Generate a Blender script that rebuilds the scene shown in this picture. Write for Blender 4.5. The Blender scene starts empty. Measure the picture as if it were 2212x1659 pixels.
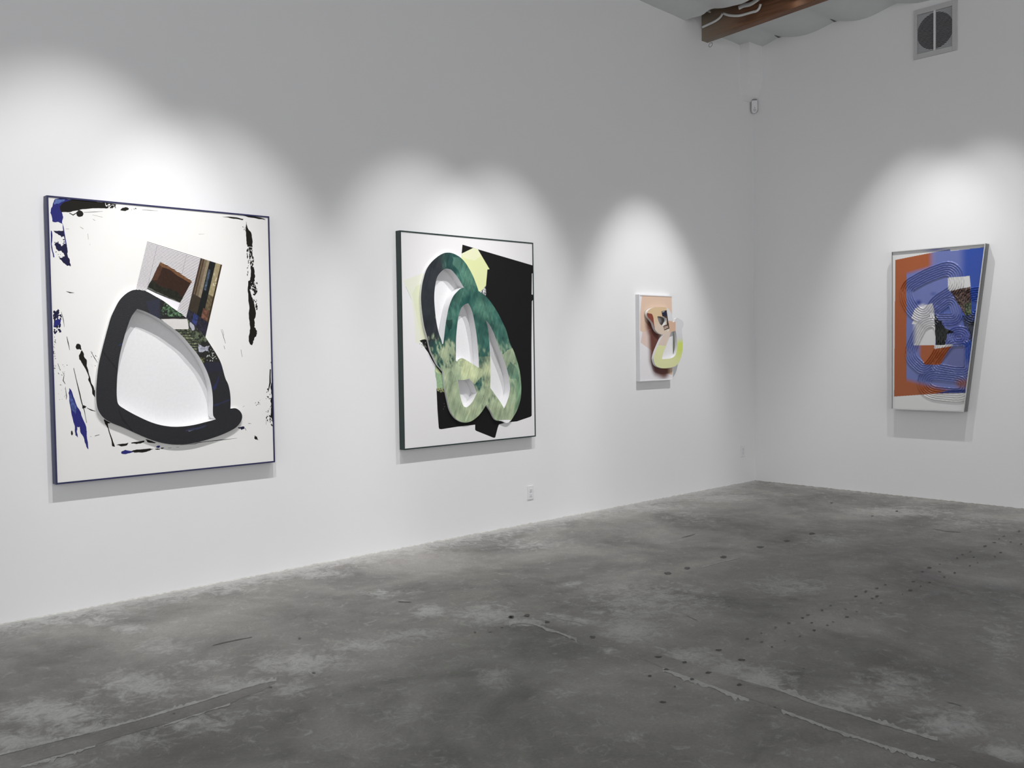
import bpy, bmesh, math, random
import numpy as np
from mathutils import Vector, Matrix, noise
from mathutils.geometry import delaunay_2d_cdt
random.seed(7)
S = bpy.context.scene
COL = S.collection

# ------------------------------------------------------------------ camera
W, H = 2212, 1659
FPX = 2027.5
YAW, PITCH, ROLL = math.radians(46.9728), math.radians(-2.1030), math.radians(-0.8269)
CAM = np.array([-9.0666, -5.7720, 1.5])
fw = np.array([math.cos(YAW)*math.cos(PITCH), math.sin(YAW)*math.cos(PITCH), math.sin(PITCH)])
rt = np.cross(fw, [0, 0, 1]); rt /= np.linalg.norm(rt)
up = np.cross(rt, fw)
rt, up = rt*math.cos(ROLL)+up*math.sin(ROLL), -rt*math.sin(ROLL)+up*math.cos(ROLL)
cd = bpy.data.cameras.new('camera'); cam = bpy.data.objects.new('camera', cd); COL.objects.link(cam)
cd.sensor_width = 36; cd.lens = FPX/W*36; cd.clip_end = 100; cd.clip_start = .05
cam.matrix_world = Matrix(((rt[0], up[0], -fw[0], CAM[0]), (rt[1], up[1], -fw[1], CAM[1]), (rt[2], up[2], -fw[2], CAM[2]), (0, 0, 0, 1)))
S.camera = cam


def back(px, py, axis, val):
    """where the sight line of a photo pixel meets the plane axis = val"""
    d = fw + rt*(px-W/2)/FPX - up*(py-H/2)/FPX
    return CAM + (val-CAM[axis])/d[axis]*d


# ------------------------------------------------------------------ helpers
def lin(r, g, b, k=.9):
    f = lambda c: (c/255/12.92 if c/255 < .04045 else ((c/255+.055)/1.055)**2.4)
    return (f(r)*k, f(g)*k, f(b)*k)


def smooth(pts, n=6):
    """closed Catmull-Rom; a point with a third item is a sharp corner"""
    P = [(p[0], p[1]) for p in pts]; c = [len(p) > 2 for p in pts]; N = len(P); out = []
    for i in range(N):
        p0, p1, p2, p3 = P[i-1], P[i], P[(i+1) % N], P[(i+2) % N]
        if c[i]: p0 = (2*p1[0]-p2[0], 2*p1[1]-p2[1])
        if c[(i+1) % N]: p3 = (2*p2[0]-p1[0], 2*p2[1]-p1[1])
        for k in range(n):
            t = k/n
            out.append(tuple(.5*((2*p1[a])+(-p0[a]+p2[a])*t+(2*p0[a]-5*p1[a]+4*p2[a]-p3[a])*t*t+(-p0[a]+3*p1[a]-3*p2[a]+p3[a])*t**3) for a in (0, 1)))
    return out


def rough(pts, amp, depth=3):
    """ragged outline by midpoint displacement"""
    P = [tuple(p[:2]) for p in pts]
    for _ in range(depth):
        Q = []
        for i, p in enumerate(P):
            q = P[(i+1) % len(P)]
            l = math.hypot(q[0]-p[0], q[1]-p[1])
            a = random.uniform(-1, 1)*min(amp, l*.22)
            nx, ny = ((q[1]-p[1])/(l+1e-9), -(q[0]-p[0])/(l+1e-9))
            Q += [p, ((p[0]+q[0])/2+nx*a, (p[1]+q[1])/2+ny*a)]
        P = Q; amp *= .55
    return P


def blob(x, y, rx, ry, n=12, j=.35, rot=0):
    o = []
    for k in range(n):
        a = 2*math.pi*k/n; r = 1+random.uniform(-j, j)
        u, v = math.cos(a)*rx*r, math.sin(a)*ry*r
        o.append((x+u*math.cos(rot)-v*math.sin(rot), y+u*math.sin(rot)+v*math.cos(rot)))
    return o


def stroke(pts, w, j=.5):
    """thin ragged brush line of half width w along pts"""
    L, R = [], []
    fine = []
    for a, b in zip(pts[:-1], pts[1:]):
        n = max(1, int(math.hypot(b[0]-a[0], b[1]-a[1])/14))
        fine += [(a[0]+(b[0]-a[0])*k/n, a[1]+(b[1]-a[1])*k/n) for k in range(n)]
    fine.append(tuple(pts[-1][:2]))
    for i, p in enumerate(fine):
        q = fine[min(i+1, len(fine)-1)]; o = fine[max(i-1, 0)]
        dx, dy = q[0]-o[0], q[1]-o[1]; l = math.hypot(dx, dy)+1e-9
        t = i/(len(fine)-1+1e-9); ww = w*(.35+.65*math.sin(math.pi*min(max(t, .05), .95)))
        L.append((p[0]-dy/l*ww*(1+random.uniform(-j, j)), p[1]+dx/l*ww*(1+random.uniform(-j, j))))
        R.append((p[0]+dy/l*ww*(1+random.uniform(-j, j)), p[1]-dx/l*ww*(1+random.uniform(-j, j))))
    return L+R[::-1]


def specks(n, x0, y0, x1, y1, r0, r1, tall=1.0):
    return [blob(random.uniform(x0, x1), random.uniform(y0, y1), r, r*tall*random.uniform(.6, 1.5), 6, .4)
            for r in (random.uniform(r0, r1) for _ in range(n))]


class Plane:
    """a picture plane: axis 1 -> parallel to the left wall (u = x), axis 0 -> right wall (u = -y)"""
    def __init__(s, axis, val): s.axis, s.val = axis, val
    def uv(s, px, py):
        p = back(px, py, s.axis, s.val)
        return (p[0], p[2]) if s.axis == 1 else (-p[1], p[2])
    def xyz(s, u, v, off=0.0):
        return (u, s.val-off, v) if s.axis == 1 else (s.val-off, -u, v)


def area2(p): return sum(p[i-1][0]*p[i][1]-p[i][0]*p[i-1][1] for i in range(len(p)))
def ccw(p): return p if area2(p) > 0 else p[::-1]


def link(name, me, mats, parent=None):
    for m in (mats if isinstance(mats, (list, tuple)) else [mats]): me.materials.append(m)
    o = bpy.data.objects.new(name, me); COL.objects.link(o)
    if parent is not None:
        o.parent = parent; o.matrix_parent_inverse = parent.matrix_world.inverted()
    return o


def tag(o, label=None, cat=None, group=None, kind=None):
    if label: o['label'] = label
    if cat: o['category'] = cat
    if group: o['group'] = group
    if kind: o['kind'] = kind
    return o


def empty(name, loc):
    o = bpy.data.objects.new(name, None); o.location = loc; o.empty_display_size = .1; COL.objects.link(o)
    o.matrix_world = Matrix.Translation(loc)
    return o


def surface(name, plane, outer, holes, regions, base, mats, parent, off=0.0, thick=0.0, side_col=None, grid=0.0, hole_thick=None, side_mat=1):
    """front face cut by region outlines, one colour per region, plus side walls of the outer edge and holes.
    regions: list of (polygon, colour-or-function); colour = (r,g,b,mottle)"""
    verts, faces = [], []
    def add(poly):
        poly = ccw(poly); i0 = len(verts)
        verts.extend(Vector(p) for p in poly); faces.append(list(range(i0, i0+len(poly))))
    add(outer)
    for h in holes: add(h)
    for r, _ in regions: add(r)
    if grid:
        xs = [p[0] for p in outer]; ys = [p[1] for p in outer]
        a = np.arange(min(xs)+grid/2, max(xs), grid); b = np.arange(min(ys)+grid/2, max(ys), grid)
        verts.extend(Vector((x+random.uniform(-.2, .2)*grid, y+random.uniform(-.2, .2)*grid)) for x in a for y in b)
    vo, eo, fo, _, _, _ = delaunay_2d_cdt(verts, [], faces, 1, 1e-6)
    nh = len(holes); V = []; F = []; C = []; M = []
    V = [plane.xyz(v[0], v[1], off) for v in vo]
    flip = plane.axis == 0
    # even-odd test of every triangle centre: the last region that holds it gives its colour
    vx = np.array([(v[0], v[1]) for v in vo]); ft = np.array([list(f) for f in fo]); ce = vx[ft].mean(1)
    def inside(poly):
        p = np.array(poly); m = np.zeros(len(ce), bool)
        k = np.where((ce[:, 0] > p[:, 0].min()) & (ce[:, 0] < p[:, 0].max()) & (ce[:, 1] > p[:, 1].min()) & (ce[:, 1] < p[:, 1].max()))[0]
        if not len(k): return m
        x_, y_ = ce[k, 0], ce[k, 1]; ins = np.zeros(len(k), bool)
        for q_ in range(len(p)):
            (xa, ya), (xb, yb) = p[q_-1], p[q_]
            if ya == yb: continue
            ins ^= ((ya > y_) != (yb > y_)) & (x_ < (xb-xa)*(y_-ya)/(yb-ya)+xa)
        m[k] = ins; return m
    keep = inside(outer)
    for hh in holes: keep &= ~inside(hh)
    rid = np.full(len(ce), -1)
    for q_, (rg, _) in enumerate(regions): rid[inside(rg)] = q_
    for t_ in np.where(keep)[0]:
        f = fo[t_]; colr = base if rid[t_] < 0 else regions[rid[t_]][1]
        F.append(list(f)); M.append(0)
        for i in f: C.append(colr(vo[i][0], vo[i][1]) if callable(colr) else colr)
    def walls(poly, depth, outward):
        poly = ccw(poly); n = len(poly); i0 = len(V)
        for p in poly: V.append(plane.xyz(p[0], p[1], off))
        for p in poly: V.append(plane.xyz(p[0], p[1], off-depth))
        for i in range(n):
            j = (i+1) % n
            F.append([i0+i, i0+n+i, i0+n+j, i0+j]); M.append(side_mat); C.extend([side_col or (.7, .7, .7, 0)]*4)
    if thick:
        walls(outer, thick, True)
        for h in holes: walls(h, hole_thick or thick, False)
    me = bpy.data.meshes.new(name); me.from_pydata(V, [], F)
    at = me.color_attributes.new('Col', 'FLOAT_COLOR', 'CORNER')
    at.data.foreach_set('color', np.array([(c[0], c[1], c[2], c[3] if len(c) > 3 else 0) for c in C], dtype=np.float32).ravel())
    me.polygons.foreach_set('material_index', M)
    me.update()
    return link(name, me, mats, parent)


def boxes(name, bs, mat, parent=None, bevel=0.0):
    bm = bmesh.new()
    for (x0, x1, y0, y1, z0, z1) in bs:
        r = bmesh.ops.create_cube(bm, size=1)
        for v in r['verts']:
            v.co = Vector(((x0+x1)/2+v.co.x*(x1-x0), (y0+y1)/2+v.co.y*(y1-y0), (z0+z1)/2+v.co.z*(z1-z0)))
    if bevel: bmesh.ops.bevel(bm, geom=bm.edges[:], offset=bevel, segments=2, affect='EDGES', profile=.6)
    me = bpy.data.meshes.new(name); bm.to_mesh(me); bm.free()
    return link(name, me, mat, parent)


# ------------------------------------------------------------------ materials
def mat(name):
    m = bpy.data.materials.new(name); m.use_nodes = True
    nt = m.node_tree; return m, nt, nt.nodes['Principled BSDF']


def node(nt, t, **k):
    n = nt.nodes.new(t)
    for a, v in k.items():
        if a.startswith('i_'):
            key = a[2:]; n.inputs[int(key) if key.isdigit() else key].default_value = v
        else: setattr(n, a, v)
    return n


def plain(name, c, rough_=.6, scale=60, var=.06, metal=0, bump=0.0):
    m, nt, b = mat(name)
    tc = node(nt, 'ShaderNodeTexCoord'); nz = node(nt, 'ShaderNodeTexNoise', i_Scale=scale, i_Detail=5.0)
    nt.links.new(tc.outputs['Object'], nz.inputs['Vector'])
    mr = node(nt, 'ShaderNodeMapRange'); mr.inputs['To Min'].default_value = 1-var; mr.inputs['To Max'].default_value = 1+var
    nt.links.new(nz.outputs['Fac'], mr.inputs['Value'])
    vm = node(nt, 'ShaderNodeVectorMath', operation='SCALE'); vm.inputs[0].default_value = c
    nt.links.new(mr.outputs[0], vm.inputs['Scale']); nt.links.new(vm.outputs[0], b.inputs['Base Color'])
    b.inputs['Roughness'].default_value = rough_; b.inputs['Metallic'].default_value = metal
    if bump:
        bp = node(nt, 'ShaderNodeBump', i_Strength=bump, i_Distance=.004); nt.links.new(nz.outputs['Fac'], bp.inputs['Height']); nt.links.new(bp.outputs[0], b.inputs['Normal'])
    return m


def art(name, rough_=.55, bump=0.0, bscale=250, mscale=70, streak=0.0, sdir=0.0, spec=.2):
    """attribute colour; its alpha sets how strongly a high contrast photographic mottle cuts in"""
    m, nt, b = mat(name); L = nt.links.new
    at = node(nt, 'ShaderNodeAttribute', attribute_name='Col')
    tc = node(nt, 'ShaderNodeTexCoord')
    nz = node(nt, 'ShaderNodeTexNoise', i_Scale=mscale, i_Detail=6.0, i_Roughness=.65); L(tc.outputs['Object'], nz.inputs['Vector'])
    mr = node(nt, 'ShaderNodeMapRange', i_1=.44, i_2=.6, i_3=.12, i_4=2.3); L(nz.outputs['Fac'], mr.inputs[0])
    mx = node(nt, 'ShaderNodeMix', data_type='FLOAT'); mx.inputs[2].default_value = 1.0
    L(at.outputs['Alpha'], mx.inputs[0]); L(mr.outputs[0], mx.inputs[3])
    fac = mx.outputs[0]
    if streak:
        m0 = node(nt, 'ShaderNodeMapping'); m0.inputs['Rotation'].default_value = (0, sdir, 0); L(tc.outputs['Object'], m0.inputs[0])
        mp = node(nt, 'ShaderNodeMapping'); mp.inputs['Scale'].default_value = (62, 62, 4.5)
        L(m0.outputs[0], mp.inputs[0])
        n2 = node(nt, 'ShaderNodeTexNoise', i_Scale=1.0, i_Detail=5.0, i_Roughness=.6, i_Distortion=.8); L(mp.outputs[0], n2.inputs['Vector'])
        n3 = node(nt, 'ShaderNodeTexNoise', i_Scale=9.0, i_Detail=4.0); L(tc.outputs['Object'], n3.inputs['Vector'])
        ad = node(nt, 'ShaderNodeMath', operation='ADD'); L(n2.outputs['Fac'], ad.inputs[0]); L(n3.outputs['Fac'], ad.inputs[1])
        m3 = node(nt, 'ShaderNodeMapRange', i_1=.72, i_2=1.28, i_3=1-streak, i_4=1+streak*1.1); L(ad.outputs[0], m3.inputs[0])
        mu = node(nt, 'ShaderNodeMath', operation='MULTIPLY'); L(fac, mu.inputs[0]); L(m3.outputs[0], mu.inputs[1]); fac = mu.outputs[0]
    vm = node(nt, 'ShaderNodeVectorMath', operation='SCALE'); L(at.outputs['Color'], vm.inputs[0]); L(fac, vm.inputs['Scale'])
    L(vm.outputs[0], b.inputs['Base Color'])
    b.inputs['Roughness'].default_value = rough_; b.inputs['Specular IOR Level'].default_value = spec
    if bump:
        vo = node(nt, 'ShaderNodeTexVoronoi', i_Scale=bscale); L(tc.outputs['Object'], vo.inputs['Vector'])
        bp = node(nt, 'ShaderNodeBump', i_Strength=bump, i_Distance=.002); L(vo.outputs['Distance'], bp.inputs['Height']); L(bp.outputs[0], b.inputs['Normal'])
    return m


WALL = plain('white wall paint', (.80, .80, .80), .75, 3.0, .012, bump=0)
WHITE_EDGE = plain('white board edge', (.78, .78, .785), .6)
NAVY = plain('navy painted frame', lin(32, 34, 78), .45)
SLATE = plain('slate grey frame side', lin(105, 112, 120), .5)
GREEN = plain('dark green painted frame', lin(28, 50, 46), .45)
CHALKW = plain('white painted frame', (.78, .78, .79), .5)
ART = art('printed and painted canvas', .6)
LEATHER = art('embossed black leather', .5, .9, 260, 55, spec=.35)
BRUSHED = art('brushed green paint', .45, mscale=60, streak=.34, sdir=-.38)
SOFT = art('matte printed board', .5, mscale=90)
PLASTIC = plain('white plastic', (.75, .75, .76), .35)
DARK = plain('dark opening', (.02, .02, .022), .7)
WOOD_M, nt, b = mat('stained timber')
L = nt.links.new
tc = node(nt, 'ShaderNodeTexCoord'); mp = node(nt, 'ShaderNodeMapping'); mp.inputs['Scale'].default_value = (20, 1.2, 20); L(tc.outputs['Object'], mp.inputs[0])
nz = node(nt, 'ShaderNodeTexNoise', i_Scale=2.0, i_Detail=8.0, i_Roughness=.6, i_Distortion=.6); L(mp.outputs[0], nz.inputs['Vector'])
cr = node(nt, 'ShaderNodeValToRGB'); cr.color_ramp.elements[0].position = .3; cr.color_ramp.elements[0].color = (.10, .042, .02, 1); cr.color_ramp.elements[1].position = .75; cr.color_ramp.elements[1].color = (.27, .125, .06, 1)
L(nz.outputs['Fac'], cr.inputs[0])
# the colour turns greyer towards the end by the wall
sx = node(nt, 'ShaderNodeSeparateXYZ'); L(tc.outputs['Object'], sx.inputs[0])
mr = node(nt, 'ShaderNodeMapRange', i_1=-.55, i_2=-.02, i_3=0.0, i_4=.8); L(sx.outputs['Y'], mr.inputs[0])
mx = node(nt, 'ShaderNodeMix', data_type='RGBA'); L(mr.outputs[0], mx.inputs[0]); L(cr.outputs[0], mx.inputs[6]); mx.inputs[7].default_value = (.25, .22, .17, 1)
L(mx.outputs[2], b.inputs['Base Color']); b.inputs['Roughness'].default_value = .6
FOIL = plain('white vinyl insulation facing', (.62, .64, .63), .4, 8, .05, bump=.3)

# ------------------------------------------------------------------ setting
XL, YL = -15.0, -13.0
ZT = 5.3
def struct(o): o['kind'] = 'structure'; return o
struct(boxes('wall_left', [(XL, .2, 0, .2, -.2, ZT)], WALL))
struct(boxes('wall_right', [(0, .2, YL, 0, -.2, ZT)], WALL))

# floor -------------------------------------------------------------
F1 = lambda x, y: (x/1.9928, 1040+y/1.9928)
F2 = lambda x, y: (1100+x/1.989, 1030+y/1.989)
def fl(p): q = back(p[0], p[1], 2, 0.0); return (q[0], q[1])
chalk = [F1(a, b_)+(c_/2, d/2, s) for a, b_, c_, d, s in [
    (560, 632, 90, 18, .7), (700, 710, 130, 36, .6), (900, 780, 120, 22, .6), (600, 880, 200, 70, .7), (230, 1000, 230, 60, .85), (60, 1120, 200, 40, .9), (420, 1070, 200, 30, .8),
    (1280, 780, 190, 50, .8), (1000, 880, 190, 40, .7), (1560, 705, 140, 26, .75), (1800, 660, 160, 30, .6), (850, 1040, 170, 46, .7), (560, 1110, 160, 30, .7), (1230, 890, 110, 40, .6), (2100, 575, 130, 46, .8),
    (1850, 560, 80, 30, .8), (1640, 480, 90, 18, .6), (2130, 840, 70, 44, .75), (1380, 400, 150, 20, .7), (900, 460, 250, 18, .55), (330, 600, 200, 22, .55), (1100, 1000, 80, 20, .5), (1750, 1000, 150, 60, .35), (250, 1210, 150, 20, .7), (1700, 1100, 60, 30, .4)]]
chalk += [F2(a, b_)+(c_/2, d/2, s) for a, b_, c_, d, s in [
    (295, 622, 60, 14, 1.), (200, 600, 60, 14, .8), (530, 655, 140, 50, .85), (430, 748, 40, 12, .7), (760, 770, 130, 36, .7), (1080, 870, 130, 50, .9), (600, 540, 300, 90, .55), (1200, 470, 180, 46, .6),
    (950, 820, 90, 30, .7), (1450, 960, 150, 46, .75), (1650, 900, 160, 70, .6), (1900, 1060, 170, 60, .75), (2150, 1190, 110, 36, .95), (230, 930, 70, 14, .6), (550, 1110, 60, 26, .5), (270, 460, 44, 14, .7),
    (1620, 600, 80, 14, .5), (2110, 700, 80, 100, .5), (60, 625, 90, 16, .9), (800, 180, 200, 30, .4), (500, 130, 260, 24, .7), (900, 90, 220, 20, .6), (1350, 270, 120, 24, .5), (1700, 150, 250, 30, .5), (2000, 200, 250, 40, .4), (700, 480, 60, 14, .5), (100, 290, 150, 30, .5), (1800, 1000, 80, 20, .6)]]
darkp = [F1(a, b_)+(c_/2, d/2, s) for a, b_, c_, d, s in [(150, 740, 300, 90, .8), (750, 545, 230, 36, .7), (1480, 420, 110, 30, .6), (2050, 1000, 250, 200, .5), (1000, 690, 250, 40, .5), (1200, 560, 250, 40, .5), (1225, 1165, 40, 30, .9), (1750, 640, 120, 40, .4), (600, 1180, 200, 60, .3), (600, 590, 80, 20, .7)]]
darkp += [F2(a, b_)+(c_/2, d/2, s) for a, b_, c_, d, s in [(1000, 210, 260, 70, .8), (1100, 600, 160, 50, .7), (1150, 390, 300, 50, .5), (1300, 1120, 160, 36, .7), (1950, 790, 160, 110, .4), (60, 730, 110, 60, .6), (650, 940, 140, 60, .4), (1230, 520, 120, 20, .5), (1520, 422, 100, 14, .6), (2150, 480, 110, 20, .5), (300, 1060, 300, 120, .3), (620, 620, 120, 30, .3), (1020, 1050, 90, 50, .5), (350, 650, 100, 20, .5), (1600, 720, 300, 80, .3), (900, 120, 200, 16, .3)]]
xs = np.concatenate([np.arange(XL, -9.0, .25), np.arange(-9.0, 0.0001, .04)]); xs[-1] = 0
ys = np.concatenate([np.arange(YL, -7.0, .25), np.arange(-7.0, 0.0001, .04)]); ys[-1] = 0
GX, GY = np.meshgrid(xs, ys, indexing='ij')
# photo pixel of every floor grid point, to place the worn patches listed above
D = np.stack([GX-CAM[0], GY-CAM[1], np.full_like(GX, -CAM[2])], -1)
dz = D@fw; vis = dz > .3; dz = np.where(vis, dz, 1)
PX = W/2+FPX*(D@rt)/dz; PY = H/2-FPX*(D@up)/dz
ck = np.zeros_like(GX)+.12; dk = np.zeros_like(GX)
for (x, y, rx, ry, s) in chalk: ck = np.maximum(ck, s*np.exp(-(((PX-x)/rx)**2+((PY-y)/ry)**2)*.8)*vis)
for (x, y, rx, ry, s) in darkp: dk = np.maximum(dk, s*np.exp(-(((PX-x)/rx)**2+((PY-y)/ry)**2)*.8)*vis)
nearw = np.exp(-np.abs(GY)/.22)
ck = np.maximum(ck, .95*nearw); ck = np.maximum(ck, .5*np.exp(-np.abs(GX)/.2))  # dusting along the walls, raised to paint lamp spill into the floor colour
nx, ny = GX.shape
V = np.stack([GX, GY, np.zeros_like(GX)], -1).reshape(-1, 3)
idx = np.arange(nx*ny).reshape(nx, ny)
Fq = np.stack([idx[:-1, :-1], idx[1:, :-1], idx[1:, 1:], idx[:-1, 1:]], -1).reshape(-1, 4)
Vl = [tuple(v) for v in V]; Fl = [list(map(int, f)) for f in Fq]; Ml = [0]*len(Fl)
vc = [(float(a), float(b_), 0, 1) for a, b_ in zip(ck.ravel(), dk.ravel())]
def overlay(poly, z, col, m=0):
    poly = ccw([fl(p) for p in poly]); i0 = len(Vl)
    vo, _, fo, _, _, _ = delaunay_2d_cdt([Vector(p) for p in poly], [], [list(range(len(poly)))], 1, 1e-7)
    for v in vo: Vl.append((v[0], v[1], z)); vc.append(col)
    for f in fo: Fl.append([i0+i for i in f]); Ml.append(m)
# two filled trenches crossing the slab, with chalky ragged rims
tr1 = [F1(*p) for p in [(-60, 1196), (250, 1118), (560, 1040), (820, 965), (1010, 905), (1120, 872), (1200, 858)]]
tr1b = [F1(*p) for p in [(-60, 1268), (90, 1226), (420, 1132), (700, 1050), (1000, 952), (1120, 905), (1180, 872)]]
tr2 = [F2(*p) for p in [(560, 742), (760, 800), (980, 870), (1160, 920), (1300, 975), (1460, 1020), (1600, 1065), (1850, 1140), (2060, 1195), (2300, 1275)]]
tr2b = [F2(*p) for p in [(560, 785), (660, 822), (800, 872), (1040, 958), (1170, 1000), (1400, 1085), (1600, 1150), (1840, 1215), (2000, 1268)]]
overlay(rough(tr1+tr1b[::-1], 2.5, 3), .0006, (.02, .12, 0, 1))
overlay(rough(tr2+tr2b[::-1], 2.5, 3), .0006, (.02, .12, 0, 1))
def rim(pts, w, side, d=.95):
    fine = []
    for a, b_ in zip(pts[:-1], pts[1:]):
        n = max(2, int(math.hypot(b_[0]-a[0], b_[1]-a[1])/5)); fine += [(a[0]+(b_[0]-a[0])*k/n, a[1]+(b_[1]-a[1])*k/n) for k in range(n)]
    A = [(p[0], p[1]+random.uniform(-.7, .7)) for p in fine]
    B = [(p[0], p[1]+side*w*1.9*(.35+random.random()*1.0*(.5+noise.noise(Vector((p[0]*.03, p[1]*.03, 3)))))) for p in fine]
    overlay(A+B[::-1], .0012, (d*.78, 0, 0, 1))
rim(tr1, 5, -1); rim(tr1b[1:3], 5, 1); rim(tr1b[3:5], 3, 1, .8)
rim(tr2[2:8], 7, -1, 1.); rim(tr2b[1:4], 7, 1, 1.1); rim(tr2b[4:8], 6, 1, 1.1)
rim([F2(*p) for p in [(0, 625), (40, 616), (100, 628), (180, 655), (250, 680), (300, 695)]], 5, 1, .9)
rim([F2(*p) for p in [(160, 585), (260, 610), (330, 628)]], 4, 1, .8)
rim([F2(*p) for p in [(830, 388), (900, 368), (1010, 342)]], 1.5, 1, .7)
pits = [F2(*p) for p in [(75, 596), (10, 603), (163, 624), (358, 689), (642, 774), (755, 798), (898, 745), (998, 787), (855, 842), (785, 871), (675, 829), (988, 895), (658, 968), (682, 415), (763, 392), (922, 345), (1078, 302), (1193, 275), (1302, 244)]]
small = [F2(*p) for p in [(1023, 697), (1083, 673), (1085, 711), (1144, 648), (1128, 732), (1201, 628), (1185, 706), (1260, 606), (1282, 594), (1300, 628), (1248, 686), (1310, 661), (1344, 573), (1380, 553), (1367, 639), (1391, 624), (1444, 569), (1450, 603), (1493, 580), (1490, 514), (1532, 493), (1560, 523), (1580, 514), (1580, 479), (1615, 465), (1597, 543), (1690, 506), (1724, 488), (1769, 471), (1807, 454), (1738, 451), (1850, 408), (1850, 377), (1806, 391), (1870, 431), (1925, 350), (1997, 347), (2012, 370), (1948, 335), (1981, 322), (2087, 344), (2112, 326), (2085, 283), (2105, 267), (2125, 255), (2155, 281), (2190, 234), (2045, 298), (1980, 384), (2200, 290), (1265, 824), (945, 560), (1775, 408), (1915, 413), (1142, 991), (603, 856), (712, 903), (1665, 148), (1385, 113), (1560, 170)]] + [F1(*p) for p in [(750, 1000), (1350, 824), (1290, 676), (2045, 650), (2110, 650), (2160, 630), (2200, 585), (1165, 886)]]
for p in pits: overlay(blob(p[0], p[1], random.uniform(5, 8), random.uniform(1.8, 2.8), 12, .35), .0018, (0, 0, 1, 1))
for p in small: overlay(blob(p[0], p[1], random.uniform(2.2, 4.2), random.uniform(1.2, 2.0), 9, .35), .0018, (0, 0, random.uniform(.6, 1), 1))
overlay(stroke([F1(915, 707), F1(960, 695), F1(1020, 682), F1(1085, 671)], .9), .0018, (0, 0, .8, 1))
overlay(stroke([F1(1715, 518), F1(1770, 520)], 1.6), .0018, (0, 0, .8, 1))
overlay(stroke([F2(740, 262), F2(770, 255), F2(800, 246)], 1.0), .0018, (0, 0, .8, 1))
overlay(stroke([F2(760, 597), F2(810, 618)], .8), .0018, (0, 0, .6, 1))
overlay(stroke([F2(1820, 224), F2(1870, 233), F2(1940, 239)], .6), .0018, (0, 0, .5, 1))
overlay(stroke([F2(1880, 968), F2(1910, 975), F2(1945, 985)], 1.0), .0018, (0, 0, .4, 1))
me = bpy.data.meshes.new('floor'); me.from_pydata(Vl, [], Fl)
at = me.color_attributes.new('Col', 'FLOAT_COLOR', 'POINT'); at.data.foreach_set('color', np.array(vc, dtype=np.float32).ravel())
FLOOR, nt, b = mat('worn concrete'); L = nt.links.new
at = node(nt, 'ShaderNodeAttribute', attribute_name='Col'); sp = node(nt, 'ShaderNodeSeparateColor'); L(at.outputs['Color'], sp.inputs[0])
tc = node(nt, 'ShaderNodeTexCoord')
mp = node(nt, 'ShaderNodeMapping'); mp.inputs['Rotation'].default_value = (0, 0, math.radians(-42)); mp.inputs['Scale'].default_value = (1.0, 1.0, 1); L(tc.outputs['Object'], mp.inputs[0])
n1 = node(nt, 'ShaderNodeTexNoise', i_Scale=1.1, i_Detail=9.0, i_Roughness=.6, i_Distortion=.5); L(mp.outputs[0], n1.inputs['Vector'])
n2 = node(nt, 'ShaderNodeTexNoise', i_Scale=4.5, i_Detail=12.0, i_Roughness=.72, i_Distortion=.6); L(mp.outputs[0], n2.inputs['Vector'])
n3 = node(nt, 'ShaderNodeTexNoise', i_Scale=60.0, i_Detail=6.0, i_Roughness=.7); L(mp.outputs[0], n3.inputs['Vector'])
cr = node(nt, 'ShaderNodeValToRGB'); e = cr.color_ramp.elements
e[0].position = .36; e[0].color = (.108, .103, .094, 1); e[1].position = .64; e[1].color = (.285, .274, .252, 1)
L(n1.outputs['Fac'], cr.inputs[0])
# chalky dust, plus lamp spill painted in by the walls, where density beats noise
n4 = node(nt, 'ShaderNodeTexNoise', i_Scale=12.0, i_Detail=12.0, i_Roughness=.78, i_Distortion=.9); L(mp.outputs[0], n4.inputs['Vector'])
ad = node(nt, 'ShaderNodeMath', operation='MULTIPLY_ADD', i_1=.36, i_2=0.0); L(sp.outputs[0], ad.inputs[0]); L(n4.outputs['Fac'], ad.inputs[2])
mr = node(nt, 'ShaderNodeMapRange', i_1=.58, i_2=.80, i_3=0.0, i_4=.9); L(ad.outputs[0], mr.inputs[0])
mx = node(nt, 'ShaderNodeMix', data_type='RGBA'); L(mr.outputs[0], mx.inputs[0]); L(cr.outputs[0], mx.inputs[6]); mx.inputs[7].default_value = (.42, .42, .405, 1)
# stains
st = node(nt, 'ShaderNodeMath', operation='MULTIPLY'); L(sp.outputs[1], st.inputs[0]); L(n2.outputs['Fac'], st.inputs[1])
m2 = node(nt, 'ShaderNodeMix', data_type='RGBA'); L(st.outputs[0], m2.inputs[0]); L(mx.outputs[2], m2.inputs[6]); m2.inputs[7].default_value = (.045, .042, .038, 1)
m3 = node(nt, 'ShaderNodeMix', data_type='RGBA'); L(sp.outputs[2], m3.inputs[0]); L(m2.outputs[2], m3.inputs[6]); m3.inputs[7].default_value = (.022, .020, .017, 1)
gr = node(nt, 'ShaderNodeMapRange', i_1=.3, i_2=.7, i_3=.84, i_4=1.16); L(n3.outputs['Fac'], gr.inputs[0])
vm = node(nt, 'ShaderNodeVectorMath', operation='SCALE'); L(m3.outputs[2], vm.inputs[0]); L(gr.outputs[0], vm.inputs['Scale'])
L(vm.outputs[0], b.inputs['Base Color'])
rr = node(nt, 'ShaderNodeMapRange', i_1=.3, i_2=.7, i_3=.40, i_4=.58); L(n2.outputs['Fac'], rr.inputs[0]); L(rr.outputs[0], b.inputs['Roughness'])
bp = node(nt, 'ShaderNodeBump', i_Strength=.35, i_Distance=.01); L(n2.outputs['Fac'], bp.inputs['Height']); L(bp.outputs[0], b.inputs['Normal'])
b.inputs['Specular IOR Level'].default_value = .65
struct(link('floor', me, FLOOR))

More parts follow.
